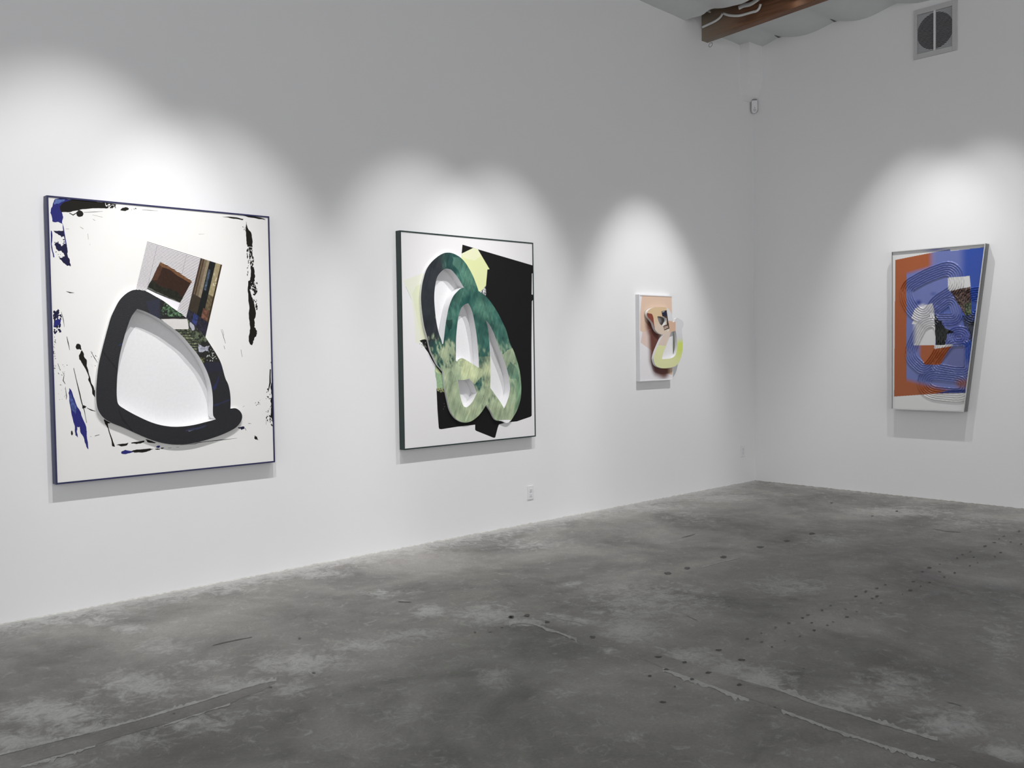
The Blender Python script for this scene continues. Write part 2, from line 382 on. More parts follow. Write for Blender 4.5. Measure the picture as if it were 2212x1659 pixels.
# ragged plaster foot along both walls
def foot(name, axis):
    bm = bmesh.new(); n = 500; top = []; bot = []; fr = []
    for i in range(n+1):
        a = -12*i/n
        h = .003+.004*abs(noise.noise(Vector((a*9, 1, axis)))) + .005*random.random()
        d = .003+.010*abs(noise.noise(Vector((a*6, 5, axis))))
        P = (lambda t, z: (a, -t, z)) if axis == 1 else (lambda t, z: (-t, a, z))
        top.append(bm.verts.new(P(.0005, h))); fr.append(bm.verts.new(P(d, h*.4))); bot.append(bm.verts.new(P(d*1.3, .0002)))
    for i in range(n):
        for A, B in ((top, fr), (fr, bot)): bm.faces.new((A[i], A[i+1], B[i+1], B[i]))
    me = bpy.data.meshes.new(name); bm.to_mesh(me); bm.free()
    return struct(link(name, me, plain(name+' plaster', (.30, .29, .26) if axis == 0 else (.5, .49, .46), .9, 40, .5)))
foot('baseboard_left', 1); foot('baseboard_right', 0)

# ceiling: vinyl faced insulation sagging between seams that run along x
def ceil_z(x, y):
    f = (y+.33) / -.64
    s = math.sin(math.pi*(f-math.floor(f)))
    if x > -.95:
        return 4.80-.055*s+.012*noise.noise(Vector((x*3, y*3, 0)))
    return 4.86-.04*s+.035*noise.noise(Vector((x*1.2, y*1.4, 2)))-.05*max(0, 1-abs(x+1.15)/.9)
def patch(name, x0, x1, nx_, y1, ny_):
    bm = bmesh.new(); g = [[bm.verts.new((x0+(x1-x0)*i/nx_ + (.03*noise.noise(Vector((j*.35, 0, 9))) if i == nx_ and x1 < -.9 else 0), y1*j/ny_, ceil_z(x0+(x1-x0)*i/nx_, y1*j/ny_))) for j in range(ny_+1)] for i in range(nx_+1)]
    for i in range(nx_):
        for j in range(ny_): bm.faces.new((g[i][j], g[i+1][j], g[i+1][j+1], g[i][j+1]))
    me = bpy.data.meshes.new(name); bm.to_mesh(me); bm.free()
    for p in me.polygons: p.use_smooth = True
    return me
me1 = patch('ceiling', -.85, 0, 12, -13, 300)
me2 = patch('ceiling', XL, -1.22, 80, -13, 300)
bm = bmesh.new(); bm.from_mesh(me1); bm.from_mesh(me2); me = bpy.data.meshes.new('ceiling'); bm.to_mesh(me); bm.free()
for p in me.polygons: p.use_smooth = True
struct(link('ceiling', me, FOIL))
struct(boxes('ceiling_deck', [(XL, .2, YL, .2, 5.25, 5.35)], plain('dark roof deck', (.12, .09, .07), .9)))
# narrow dark strips along the ceiling seam creases
for q_, yy in enumerate((-.33, -.97)):
    bm = bmesh.new(); A_, B_ = [], []
    for k in range(25):
        x = -.85+.849*k/24; w_ = .0025+.012*max(0, (k-20)/4)
        A_.append(bm.verts.new((x, yy-w_, ceil_z(x, yy-w_)-.004))); B_.append(bm.verts.new((x, yy+w_, ceil_z(x, yy+w_)-.004)))
    for k in range(24): bm.faces.new((A_[k], A_[k+1], B_[k+1], B_[k]))
    me = bpy.data.meshes.new('trim'); bm.to_mesh(me); bm.free()
    struct(link('trim_%d' % (q_+2), me, plain('dark ceiling seam %d' % q_, (.12, .12, .115), .8)))
# boxed chase in the corner
bm = bmesh.new(); secs = []
for z, k in ((5.0, 1), (4.42, 1), (4.30, .8), (4.21, .45), (4.16, .05)):
    secs.append([bm.verts.new(p) for p in ((0, 0, z), (-.257*(.75+.25*k), 0, z), (-.257*(.75+.25*k), -.12*k, z), (0, -.12*k, z))])
for a, b_ in zip(secs[:-1], secs[1:]):
    for k in range(4): bm.faces.new((a[k], a[(k+1) % 4], b_[(k+1) % 4], b_[k]))
bm.faces.new(secs[-1]); bmesh.ops.recalc_face_normals(bm, faces=bm.faces[:])
me = bpy.data.meshes.new('trim_1'); bm.to_mesh(me); bm.free(); struct(link('trim_1', me, WALL))

# timber beam -------------------------------------------------------
def beam():
    bm = bmesh.new(); n = 40
    for k in range(2):
        pass
    secs = []
    for j in range(n+1):
        y = -.002-12.8*j/n if j else -.001
        zb = 4.64+.045*abs(y) if abs(y) < 3 else 4.775
        secs.append([bm.verts.new(p) for p in ((-.945, y, zb), (-.845, y, zb), (-.845, y, 5.24), (-.945, y, 5.24))])
    for a, b_ in zip(secs[:-1], secs[1:]):
        for k in range(4): bm.faces.new((a[k], a[(k+1) % 4], b_[(k+1) % 4], b_[k]))
    bm.faces.new(secs[0]); bm.faces.new(secs[-1][::-1])
    bmesh.ops.recalc_face_normals(bm, faces=bm.faces[:])
    me = bpy.data.meshes.new('roof_beam'); bm.to_mesh(me); bm.free()
    return link('roof_beam', me, WOOD_M)
bo = tag(beam(), 'brown timber roof beam leaving the left wall below the white insulation', 'beam')


def tube(name, pts, rx, rz, material, parent=None, seg=10):
    """tube with elliptical section along a path"""
    bm = bmesh.new(); rings = []
    for i, p in enumerate(pts):
        a = Vector(pts[max(i-1, 0)]); c = Vector(pts[min(i+1, len(pts)-1)]); t = (c-a).normalized()
        n1_ = t.cross(Vector((1, 0, 0))).normalized(); n2_ = t.cross(n1_).normalized()
        rings.append([bm.verts.new(Vector(p)+n1_*rz*math.cos(2*math.pi*k/seg)+n2_*rx*math.sin(2*math.pi*k/seg)) for k in range(seg)])
    for a, b_ in zip(rings[:-1], rings[1:]):
        for k in range(seg): bm.faces.new((a[k], a[(k+1) % seg], b_[(k+1) % seg], b_[k]))
    bm.faces.new(rings[0]); bm.faces.new(rings[-1][::-1])
    bmesh.ops.recalc_face_normals(bm, faces=bm.faces[:])
    me = bpy.data.meshes.new(name); bm.to_mesh(me); bm.free()
    for p in me.polygons: p.use_smooth = True
    return link(name, me, material, parent)


def path3(pxs, x, n=5):
    P = [back(a, b_, 0, x) for a, b_ in pxs]
    out = []
    for i in range(len(P)-1):
        p0, p1, p2, p3 = P[max(i-1, 0)], P[i], P[i+1], P[min(i+2, len(P)-1)]
        for k in range(n):
            t = k/n; out.append(tuple(.5*((2*p1)+(-p0+p2)*t+(2*p0-5*p1+4*p2-p3)*t*t+(-p0+3*p1-3*p2+p3)*t**3)))
    out.append(tuple(P[-1])); return out
TAPE = plain('loose white vinyl strip', (.7, .7, .68), .35, 30, .05)
tag(tube('insulation_strip', path3([(1517, 59), (1530, 53), (1546, 45), (1556, 37), (1561, 29)], -.965), .008, .013, TAPE),
    'torn white vinyl strip on the beam, the short one nearest the wall', 'insulation strip')
tag(tube('insulation_strip', path3([(1563, 29), (1575, 33), (1595, 34), (1612, 30), (1626, 26), (1634, 24), (1640, 18), (1643, 9)], -.975), .010, .013, TAPE),
    'long white vinyl strip hooking up across the face of the timber beam', 'insulation strip')
tag(tube('insulation_strip', path3([(1596, 17), (1606, 12), (1620, 9), (1632, 2), (1642, -6)], -1.0), .010, .022, TAPE),
    'wide white flap of vinyl hanging from the top edge above the beam', 'insulation strip')
# crumpled light piece where the left ceiling tears
bm = bmesh.new(); g = []
for i in range(15):
    row = []
    for j in range(7):
        p = back(1469+i*4.6, 0+i*1.4+j*1.6-2, 0, -1.06-.01*j)
        row.append(bm.verts.new((p[0]+.03*noise.noise(Vector((i*.6, j*.9, 4))), min(p[1], -.012), p[2]+.01*noise.noise(Vector((i*.7, j, 8))))))
    g.append(row)
for i in range(14):
    for j in range(6): bm.faces.new((g[i][j], g[i+1][j], g[i+1][j+1], g[i][j+1]))
me = bpy.data.meshes.new('insulation_flap'); bm.to_mesh(me); bm.free()
for p in me.polygons: p.use_smooth = True
fo_ = link('insulation_flap', me, TAPE)
sm = fo_.modifiers.new('thickness', 'SOLIDIFY'); sm.thickness = .004
tag(fo_, 'crumpled end of pale insulation facing where it meets the beam near the left wall', 'insulation flap')

# ring under the beam
bm = bmesh.new(); bmesh.ops.create_circle(bm, segments=28, radius=.021)
bm.free()
cp = back(1535, 97, 0, -.949)
N = 26; pts = [(cp[0]+.006*math.sin(2*math.pi*k/N), cp[1]+.021*math.cos(2*math.pi*k/N), cp[2]+.022*math.sin(2*math.pi*k/N)) for k in range(N+1)]
tube('hanging_ring', pts, .0022, .0022, plain('dull steel', (.06, .055, .045), .5, metal=.3), bo, seg=6)['label'] = 'small thin metal ring'

# spotlight head on the beam, only its glowing rim enters the picture
lp = back(1712, -3, 0, -1.02)
t = empty('spotlight', (lp[0], lp[1], lp[2]))
bm = bmesh.new(); bmesh.ops.create_cone(bm, cap_ends=False, segments=32, radius1=.042, radius2=.030, depth=.10)
for v in bm.verts: v.co += Vector((lp[0], lp[1], lp[2]+.055))
me = bpy.data.meshes.new('housing'); bm.to_mesh(me); bm.free(); ho = link('housing', me, CHALKW, t); ho.modifiers.new('s', 'SOLIDIFY').thickness = .003
GL, nt, b = mat('lit lamp lens'); b.inputs['Emission Color'].default_value = (1, .95, .88, 1); b.inputs['Emission Strength'].default_value = 4
bm = bmesh.new(); bmesh.ops.create_uvsphere(bm, u_segments=24, v_segments=12, radius=.036)
for v in bm.verts: v.co = Vector((v.co.x+lp[0], v.co.y+lp[1], v.co.z*.4+lp[2]+.012))
me = bpy.data.meshes.new('lens'); bm.to_mesh(me); bm.free(); link('lens', me, GL, t)
boxes('stem', [(lp[0]-.008, lp[0]+.075, lp[1]-.008, lp[1]+.008, lp[2]+.09, lp[2]+.106)], CHALKW, t)
tag(t, 'glowing spotlight head at the top edge beside the brown beam', 'spotlight')

# ------------------------------------------------------------------ wall fittings
def outlet(x, z, label, h=.118, w=.072):
    t = empty('power_outlet', (x, -.003, z))
    boxes('cover_plate', [(x-w/2, x+w/2, -.007, -.0002, z-h/2, z+h/2)], PLASTIC, t, bevel=.0025)
    for s in (1, -1):
        zc = z+s*.021
        r = boxes('receptacle', [(x-.0165, x+.0165, -.010, -.006, zc-.0145, zc+.0145)], PLASTIC, t, bevel=.0015)
        o = boxes('slots', [(x-.0075, x-.0055, -.0104, -.0098, zc-.001, zc+.008), (x+.0055, x+.0075, -.0104, -.0098, zc-.001, zc+.007), (x-.0025, x+.0025, -.0104, -.0098, zc-.010, zc-.005)], DARK, r)
    bm = bmesh.new(); bmesh.ops.create_cone(bm, cap_ends=True, segments=12, radius1=.003, radius2=.003, depth=.002)
    for v in bm.verts: v.co = Vector((x+v.co.x, -.008+v.co.z, z+v.co.y))
    me = bpy.data.meshes.new('screw'); bm.to_mesh(me); bm.free(); link('screw', me, plain('screw head', (.5, .5, .5), .4), t)
    tag(t, label, 'outlet', 'wall outlets')
outlet(-3.484, .270, 'white duplex power outlet low on the wall below the green framed artwork')
outlet(-.241, .352, 'white duplex power outlet close to the room corner')

# motion sensor in the corner
t = empty('motion_sensor', (-.055, -.055, 4.12))
def corner_shape(name, pts, d, material, parent, z0):
    """plate across the corner: outline pts (s across, z), thickness d, facing the room diagonal"""
    a = Vector((1, -1, 0)).normalized(); n = Vector((-1, -1, 0)).normalized()
    o = Vector((-.03, -.03, 0))+n*z0
    bm = bmesh.new(); f = [bm.verts.new(o+a*s+Vector((0, 0, z))) for s, z in pts]
    fc = bm.faces.new(f); r = bmesh.ops.extrude_face_region(bm, geom=[fc])
    for v in [g for g in r['geom'] if isinstance(g, bmesh.types.BMVert)]: v.co += n*d
    bmesh.ops.recalc_face_normals(bm, faces=bm.faces[:])
    bmesh.ops.bevel(bm, geom=[e_ for e_ in bm.edges], offset=.003, segments=2, affect='EDGES')
    me = bpy.data.meshes.new(name); bm.to_mesh(me); bm.free(); return link(name, me, material, parent)
zc = 4.115
out = [(-.030, zc+.060), (.030, zc+.060), (.032, zc-.04), (.026, zc-.062), (.012, zc-.075), (-.012, zc-.075), (-.026, zc-.062), (-.032, zc-.04)]
corner_shape('body', out, .035, PLASTIC, t, 0)
corner_shape('sensor_window', [(.018*math.cos(a_), zc-.045+.018*math.sin(a_)) for a_ in [2*math.pi*k/16 for k in range(16)]], .004, plain('cloudy sensor lens', (.55, .55, .54), .3), t, .035)
corner_shape('indicator', [(.004*math.cos(a_), zc-.018+.003*math.sin(a_)) for a_ in [2*math.pi*k/10 for k in range(10)]], .002, DARK, t, .035).modifiers.clear()
corner_shape('top_bracket', [(-.028, zc+.062), (.028, zc+.062), (.028, zc+.076), (-.028, zc+.076)], .025, plain('grey bracket', (.22, .22, .21), .6), t, 0)
tag(t, 'small white motion sensor mounted in the corner below the boxed chase', 'sensor')

# ventilation grille on the right wall
t = empty('ventilation_grille', (0, -1.973, 4.26))
y0, y1, z0, z1 = -2.181, -1.780, 4.215, 4.680
iy0, iy1, iz0, iz1 = -2.138, -1.812, 4.262, 4.630
boxes('frame', [(-.02, -.0005, y0, iy0, z0, z1), (-.02, -.0005, iy1, y1, z0, z1), (-.02, -.0005, iy0, iy1, z0, iz0), (-.02, -.0005, iy0, iy1, iz1, z1)], plain('painted grille frame', (.53, .53, .53), .7), t, bevel=.002)
cy, cz = (iy0+iy1)/2, (iz0+iz1)/2
pl = Plane(0, -.003)
circ = [(-cy+.170*math.cos(2*math.pi*k/72), cz+.170*math.sin(2*math.pi*k/72)) for k in range(72)]
surface('duct', pl, [(-iy1, iz0), (-iy0, iz0), (-iy0, iz1), (-iy1, iz1)], [], [(circ, (.010, .010, .011, 0))], (.55, .56, .57, 0), [ART, ART], t)
ns = 30; sl = []
for k in range(ns):
    z = iz0+(iz1-iz0)*(k+.5)/ns
    sl.append((-.012, -.007, iy0, iy1, z-.0017, z+.0017))
boxes('louvres', sl, plain('grey grille slats', (.42, .42, .43), .5), t)
boxes('mullion', [(-.021, -.006, cy-.010, cy+.008, iz0, iz1)], PLASTIC, t, bevel=.001)
tag(t, 'square wall vent with round dark duct behind fine slats', 'vent')

# ------------------------------------------------------------------ artworks
def A1(x, y): return (80+x/4.0963, 400+y/4.0963)
def B1(x, y): return (80+x/4.0963, 700+y/4.0963)
def ring_frame(name, plane, rect, lip, depth, m_front, m_side, parent, proud=.0):
    """picture frame: thin lip around rect (u0,u1,v0,v1), side walls back to the wall"""
    u0, u1, v0, v1 = rect
    bm = bmesh.new()
    def P(u, v, o): return bm.verts.new(plane.xyz(u, v, o))
    co = [(u0, v0), (u1, v0), (u1, v1), (u0, v1)]; ci = [(u0+lip, v0+lip), (u1-lip, v0+lip), (u1-lip, v1-lip), (u0+lip, v1-lip)]
    fo_ = [P(*c, proud) for c in co]; fi = [P(*c, proud) for c in ci]; bi = [P(*c, -.012) for c in ci]; mo = [P(*c, -.022) for c in co]; bo_ = [P(*c, -depth) for c in co]
    for i in range(4):
        j = (i+1) % 4
        for q, mi in (((fo_[i], fo_[j], fi[j], fi[i]), 0), ((fi[i], fi[j], bi[j], bi[i]), 0), ((fo_[j], fo_[i], mo[i], mo[j]), 0), ((mo[j], mo[i], bo_[i], bo_[j]), 1)):
            f = bm.faces.new(q); f.material_index = mi
    bm.faces.new(bo_).material_index = 2
    bmesh.ops.recalc_face_normals(bm, faces=bm.faces[:])
    me = bpy.data.meshes.new(name); bm.to_mesh(me); bm.free()
    return link(name, me, [m_front, m_side, WHITE_EDGE], parent)


def pxp(plane, tr, pts, n=0):
    q = [plane.uv(*tr(p[0], p[1])) + ((1,) if len(p) > 2 else ()) for p in pts]
    return smooth(q, n) if n else [p[:2] for p in q]


BLK = lin(26, 23, 17)+(0,); BLU = lin(42, 44, 118)+(0,)
# ---- artwork 1
random.seed(20)
D1 = .055
t = empty('framed_artwork', (-6.63, -D1, .762))
tag(t, 'large navy framed collage painting with black leather-look loop and blue paint marks', 'artwork', 'framed wall works with raised loops')
R1 = (-7.325, -5.930, .762, 2.414)
P = Plane(1, -D1); Pc = Plane(1, -D1+.004)
ring_frame('frame', P, R1, .0095, D1-.0005, NAVY, plain('navy grey frame side', lin(70, 76, 105), .5), t)
PL = Plane(1, -D1-.016)
loop_o = [A1(*p[:2])+tuple(p[2:]) for p in [(875, 925), (960, 937), (1050, 985), (1120, 1025), (1200, 1085), (1280, 1140), (1340, 1195), (1400, 1250), (1450, 1300), (1490, 1345), (1540, 1420), (1590, 1500), (1630, 1580), (1660, 1650)]]
loop_o += [B1(*p[:2])+tuple(p[2:]) for p in [(1665, 475), (1690, 530), (1707, 600), (1713, 680), (1711, 748, 1), (1760, 746), (1800, 775), (1816, 820), (1800, 870), (1760, 915), (1700, 950), (1620, 985), (1500, 1025), (1380, 1055), (1250, 1068), (1120, 1055), (1000, 1020), (880, 970), (760, 915), (660, 875), (590, 830), (545, 770), (527, 700), (523, 600), (530, 480), (545, 360), (572, 240), (600, 130), (630, 20)]]
loop_o += [A1(*p) for p in [(655, 1165), (690, 1090), (725, 1025), (770, 975), (820, 940)]]
loop_o = [p for i, p in enumerate(loop_o) if i not in (13,)]
hole = [A1(*p[:2])+tuple(p[2:]) for p in [(885, 1095, 1), (960, 1120), (1080, 1180), (1180, 1250), (1270, 1320), (1350, 1410), (1430, 1510), (1490, 1620)]]
hole += [B1(*p[:2])+tuple(p[2:]) for p in [(1525, 480), (1548, 580), (1556, 680), (1556, 780), (1562, 815), (1582, 843, 1), (1500, 865), (1400, 890), (1300, 905), (1200, 908), (1100, 895), (1000, 865), (880, 810), (780, 755), (722, 712), (707, 650), (706, 550), (713, 430), (730, 290)]]
hole += [A1(*p) for p in [(765, 1370), (800, 1255), (835, 1165)]]
def onto(plane, pts, n=6): return smooth([plane.uv(p[0], p[1])+tuple(p[2:]) for p in pts], n)
LO, HO = onto(PL, loop_o), onto(PL, hole)
reg = []
def a(pts, c_, amp=0, d=2, tr=A1, sm_=0):
    q = [tr(p[0], p[1]) for p in pts]
    if amp: q = rough(q, amp, d)
    reg.append(([Pc.uv(*p) for p in q], c_))
def st(pts, w, c_=BLK, tr=A1, j=.6): reg.append(([Pc.uv(*p) for p in stroke([tr(*p) for p in pts], w/4.1, j)], c_))
def sp_(c_, n, x0, y0, x1, y1, r0, r1, tall=1., tr=A1):
    for q in specks(n, x0, y0, x1, y1, r0, r1, tall): reg.append(([Pc.uv(*tr(*p)) for p in q], c_))
def stroke_fix(f): return f
# top left corner
a([(118, 245), (135, 190), (150, 135), (165, 122), (235, 118), (330, 128), (260, 150), (205, 190), (218, 240), (232, 280), (224, 345), (180, 325), (135, 320)], BLU, 1.5)
a([(165, 122), (250, 122), (240, 140), (190, 165), (150, 170)], lin(90, 110, 165)+(.2,), 1.5)
a([(200, 190), (240, 150), (330, 125), (480, 140), (600, 152), (610, 205), (520, 205), (400, 213), (330, 228), (270, 240), (215, 242)], BLK, 1)
a([(600, 152), (720, 170), (690, 180), (655, 178), (640, 165), (610, 178)], BLK, 1.5)
a([(600, 178), (640, 200), (620, 207), (600, 205)], BLK, 1)
sp_(BLK, 14, 620, 175, 700, 200, 3, 9)
a(blob(378, 252, 31, 30, 16, .1), BLK)
st([(285, 245), (320, 262), (355, 240)], 7); st([(410, 241), (500, 238), (582, 232)], 2.5)
a([(735, 222), (755, 200), (785, 194), (812, 205), (808, 218), (780, 230), (755, 226)], BLK, .6)
sp_(BLK, 5, 815, 205, 880, 220, 2, 5); st([(930, 218), (1070, 228)], 2); st([(490, 262), (580, 284)], 2); st([(495, 300), (515, 315)], 3)
# left strip
a([(226, 335), (236, 370), (252, 470), (266, 540), (256, 540), (240, 460), (228, 380)], BLU)
a([(145, 402), (180, 405), (235, 400), (246, 455), (215, 462), (190, 440)], lin(28, 26, 62)+(0,), 1.5)
a([(160, 510), (190, 512), (215, 540), (240, 520), (258, 520), (272, 590), (286, 650), (299, 718), (265, 715), (235, 690), (200, 655), (190, 630), (225, 640), (244, 620), (235, 600), (215, 580), (185, 580), (165, 545)], lin(28, 26, 62)+(0,), 2)
sp_(lin(28, 26, 62)+(0,), 22, 150, 480, 240, 660, 2, 8)
a([(122, 400), (134, 420), (130, 520), (155, 640), (144, 640), (122, 520)], BLU, 1)
# small marks
st([(258, 940), (290, 950), (328, 952)], 3.5); st([(448, 430), (455, 480)], 3); st([(382, 370), (410, 388)], 3); st([(255, 387), (282, 387)], 2); st([(1430, 434), (1485, 431)], 1.5); st([(468, 520), (470, 530)], 2)
sp_(lin(25, 24, 60)+(0,), 60, 148, 1105, 215, 1310, 2, 11, 1.4)
a([(150, 1210), (185, 1180), (212, 1190), (205, 1240), (175, 1240), (150, 1260)], BLU, 3)
a([(150, 1125), (180, 1110), (200, 1130), (180, 1150), (155, 1165)], lin(25, 24, 60)+(0,), 3)
st([(215, 1120), (232, 1190), (242, 1255)], 3)
sp_(BLK, 30, 145, 1330, 165, 1700, 2, 4)
a(blob(366, 1430, 24, 26, 14, .12), BLK); a(blob(385, 1450, 8, 8), BLK)
st([(262, 1340), (275, 1390), (290, 1460)], 3.5); st([(475, 1470), (510, 1530), (535, 1570)], 2.5); sp_(BLK, 10, 480, 1470, 540, 1620, 1.5, 4)
# right side
a([(1635, 279), (1740, 282), (1828, 300), (1815, 310), (1740, 298)], BLK, .8)
a([(1810, 262), (1900, 268), (2010, 298), (2025, 308), (1960, 300), (1870, 284)], BLK, .8)
a([(1850, 318), (1862, 372), (1895, 420), (1908, 500), (1908, 548), (1862, 545), (1852, 490), (1845, 400)], BLK, 1)
a([(1872, 552), (1905, 556), (1918, 640), (1925, 760), (1925, 850), (1938, 900), (1940, 960), (1920, 950), (1900, 885), (1887, 940), (1920, 1030), (1935, 1150), (1925, 1230), (1938, 1280), (1938, 1340), (1912, 1380), (1904, 1418), (1880, 1395), (1882, 1300), (1875, 1180), (1870, 1000), (1868, 850), (1885, 840), (1885, 700), (1878, 620)], BLK, 2.2, 3)
sp_((.8, .8, .77, 0), 40, 1880, 560, 1920, 720, 2, 7); sp_((.8, .8, .77, 0), 16, 1885, 860, 1930, 960, 2, 7)
sp_(BLK, 40, 1915, 860, 1946, 1110, 2, 7, 1.4); sp_(BLK, 14, 1858, 560, 1872, 800, 1.5, 5, 3); sp_(BLK, 8, 1820, 365, 1845, 400, 2, 4)
st([(1628, 1275), (1650, 1340), (1668, 1400)], 3); st([(1640, 1275), (1655, 1330)], 2); st([(1654, 1420), (1662, 1452)], 3); st([(1805, 1455), (1815, 1520)], 2.5)
a([(2072, 1560), (2086, 1565), (2090, 1700), (2078, 1720)], BLK, 1)
B = lambda x, y: B1(x, y)
a([(395, 228), (412, 255), (415, 285), (440, 320), (440, 370), (462, 450), (480, 520), (505, 570), (518, 600), (522, 660), (490, 620), (485, 570), (455, 500), (458, 470), (430, 400), (400, 350), (372, 310), (370, 280), (385, 250)], BLK, .8, 2, B)
a([(285, 567), (300, 580), (330, 660), (355, 730), (385, 775), (402, 830), (425, 880), (438, 940), (440, 985), (455, 1108), (435, 1080), (418, 1020), (395, 975), (382, 950), (378, 910), (355, 910), (352, 955), (362, 1003), (340, 985), (335, 920), (318, 850), (300, 760), (285, 680), (278, 610)], BLU, 1, 2, B)
a([(292, 600), (325, 680), (350, 760), (340, 800), (310, 760), (292, 680)], lin(75, 90, 150)+(.3,), 2, 2, B)
st([(325, 390), (350, 500), (375, 610), (395, 690), (415, 760), (440, 875)], 5, BLK, B, .8); a([(398, 715), (438, 728), (430, 745), (402, 750)], BLK, 1, 2, B)
st([(440, 742), (480, 762), (518, 772)], 4, BLK, B); a(blob(308, 962, 11, 20), BLK, 0, 0, B); st([(512, 990), (552, 979)], 5, BLK, B); st([(470, 998), (480, 995)], 3, BLK, B)
st([(185, 350), (205, 410)], 4, BLK, B, .9); st([(225, 420), (240, 450), (232, 500), (250, 530)], 3, BLK, B, .9); st([(250, 560), (262, 640), (258, 670)], 3, BLK, B, .9); sp_(BLK, 24, 185, 350, 270, 680, 1.5, 4, 1, B)
a([(590, 832), (625, 850), (655, 875), (625, 880), (632, 915), (660, 1000), (690, 1085), (665, 1082), (655, 1020), (625, 920), (600, 880)], BLK, .8, 2, B)
a([(700, 1070), (745, 1060), (808, 1050), (800, 1070), (745, 1083)], BLK, 1, 2, B); a([(830, 1050), (950, 1030), (950, 1045), (880, 1062), (840, 1058)], BLK, 1, 2, B)
a([(958, 1020), (1000, 1030), (1060, 1048), (1040, 1055), (975, 1045)], BLK, 1, 2, B)
a([(745, 1130), (780, 1113), (820, 1122), (870, 1125), (830, 1140), (780, 1152), (745, 1145)], BLU, .6, 2, B); a([(832, 1125), (880, 1110), (1000, 1100), (1035, 1105), (1000, 1120), (930, 1138), (860, 1138)], BLK, .8, 2, B)
a(blob(1070, 1086, 16, 11), BLU, 0, 0, B); a(blob(1065, 1108, 20, 6), BLK, 0, 0, B); a(blob(1110, 1098, 15, 6), BLK, 0, 0, B)
st([(1160, 1098), (1190, 1096)], 4, lin(70, 70, 75)+(0,), B); st([(1230, 1090), (1255, 1088)], 4, lin(90, 90, 95)+(0,), B)
st([(1270, 1070), (1400, 1060), (1430, 1048), (1770, 1010)], 2.5, BLK, B)
a([(1775, 912), (1830, 905), (1838, 920), (1812, 938), (1790, 925)], lin(25, 28, 60)+(0,), 1.5, 2, B); st([(1840, 920), (1850, 942)], 4, BLK, B); a([(1925, 985), (1945, 995), (1960, 1028), (1930, 1020), (1922, 1005)], BLK, .8, 2, B)
st([(1870, 880), (1895, 880)], 3, BLK, B); sp_(BLK, 10, 1930, 670, 1975, 720, 1.5, 4, 1, B); st([(1820, 735), (1838, 722)], 2, BLK, B)
a([(2066, 335), (2085, 340), (2092, 640), (2092, 900), (2080, 860), (2070, 760), (2064, 680), (2072, 600), (2082, 480)], BLK, 2.5, 3, B)
st([(2065, 400), (2066, 520), (2045, 600)], 7, BLK, B, .9); st([(2030, 640), (2045, 640)], 3, BLK, B); sp_(BLK, 40, 2025, 560, 2080, 900, 1.5, 6, 1.5, B); st([(2030, 820), (2027, 890)], 2.5, BLK, B)
# collage sheet with ruled lines
lt, rt_, rb, lb = (975, 497), (1448, 645), (1320, 1180), (865, 962)
def bil(s, u): return tuple((lt[k]*(1-s)+rt_[k]*s)*(1-u)+(lb[k]*(1-s)+rb[k]*s)*u for k in (0, 1))
a([lt, rt_, rb, (1240, 1130), lb], (.80, .78, .78, 0))
for k in range(42):
    u = (k+.15)/42
    a([bil(0, u), bil(1, u), bil(1, u+.0085), bil(0, u+.0085)], lin(55, 42, 52)+(0,))
for s_ in (.19, .74): a([bil(s_, .02), bil(s_+.004, .02), bil(s_+.004, .95), bil(s_, .95)], lin(110, 105, 115)+(0,))
a([(985, 905), (1265, 1042), (1240, 1110), (1150, 1060), (960, 945)], (.78, .76, .80, 0))
a([(1090, 680), (1370, 850), (1265, 1042), (975, 920)], lin(52, 33, 24)+(.12,))
a([(1090, 680), (1130, 700), (1240, 765), (1370, 850), (1362, 868), (1240, 800), (1170, 745), (1075, 712)], lin(112, 78, 52)+(.15,), 1.0)
a([(1055, 750), (1085, 700), (1110, 730), (1065, 840), (1010, 850)], lin(78, 50, 36)+(.1,), .8)
a([(1020, 835), (1080, 890), (1160, 915), (1240, 940), (1290, 995), (1265, 1042), (975, 920)], lin(34, 34, 26)+(.3,), 2)
a([(985, 905), (1060, 945), (1150, 985), (1265, 1035), (1265, 1042), (975, 920)], lin(92, 95, 88)+(.35,), 2)
def wb(s0, s1, c_, u0=0, u1=1):
    T = lambda s_, u: tuple(((1448, 645)[k]*(1-s_)+(1638, 705)[k]*s_)*(1-u)+((1310, 1210)[k]*(1-s_)+(1490, 1345)[k]*s_)*u for k in (0, 1))
    a([T(s0, u0), T(s1, u0), T(s1, u1), T(s0, u1)], c_)
for s0, s1, c_ in [(0, .07, (62, 48, 38)), (.07, .13, (100, 84, 66)), (.13, .17, (60, 46, 36)), (.17, .30, (112, 98, 78)), (.30, .42, (140, 128, 106)), (.42, .70, (24, 28, 26)), (.70, .93, (158, 146, 112)), (.93, 1, (58, 42, 28))]:
    wb(s0, s1, lin(*c_)+(.10,))
wb(.70, .93, lin(95, 84, 62)+(.35,), .45, 1); wb(0, .42, lin(58, 50, 40)+(.1,), .55, 1)
wb(.46, .56, lin(70, 82, 95)+(.5,), .12, .42); wb(.0, 1, lin(42, 40, 52)+(.35,), .80, 1); wb(.28, .50, lin(48, 58, 105)+(.3,), .80, .94); wb(.62, .9, lin(110, 75, 60)+(.4,), .66, .8)
sp_(lin(200, 190, 160)+(0,), 10, 1550, 780, 1590, 900, 3, 8)
can_o = [(R1[0]+.009, R1[2]+.009), (R1[1]-.009, R1[2]+.009), (R1[1]-.009, R1[3]-.009), (R1[0]+.009, R1[3]-.009)]
surface('canvas', Pc, can_o, [HO], reg, (.79, .785, .76, 0), [ART, WHITE_EDGE], t)
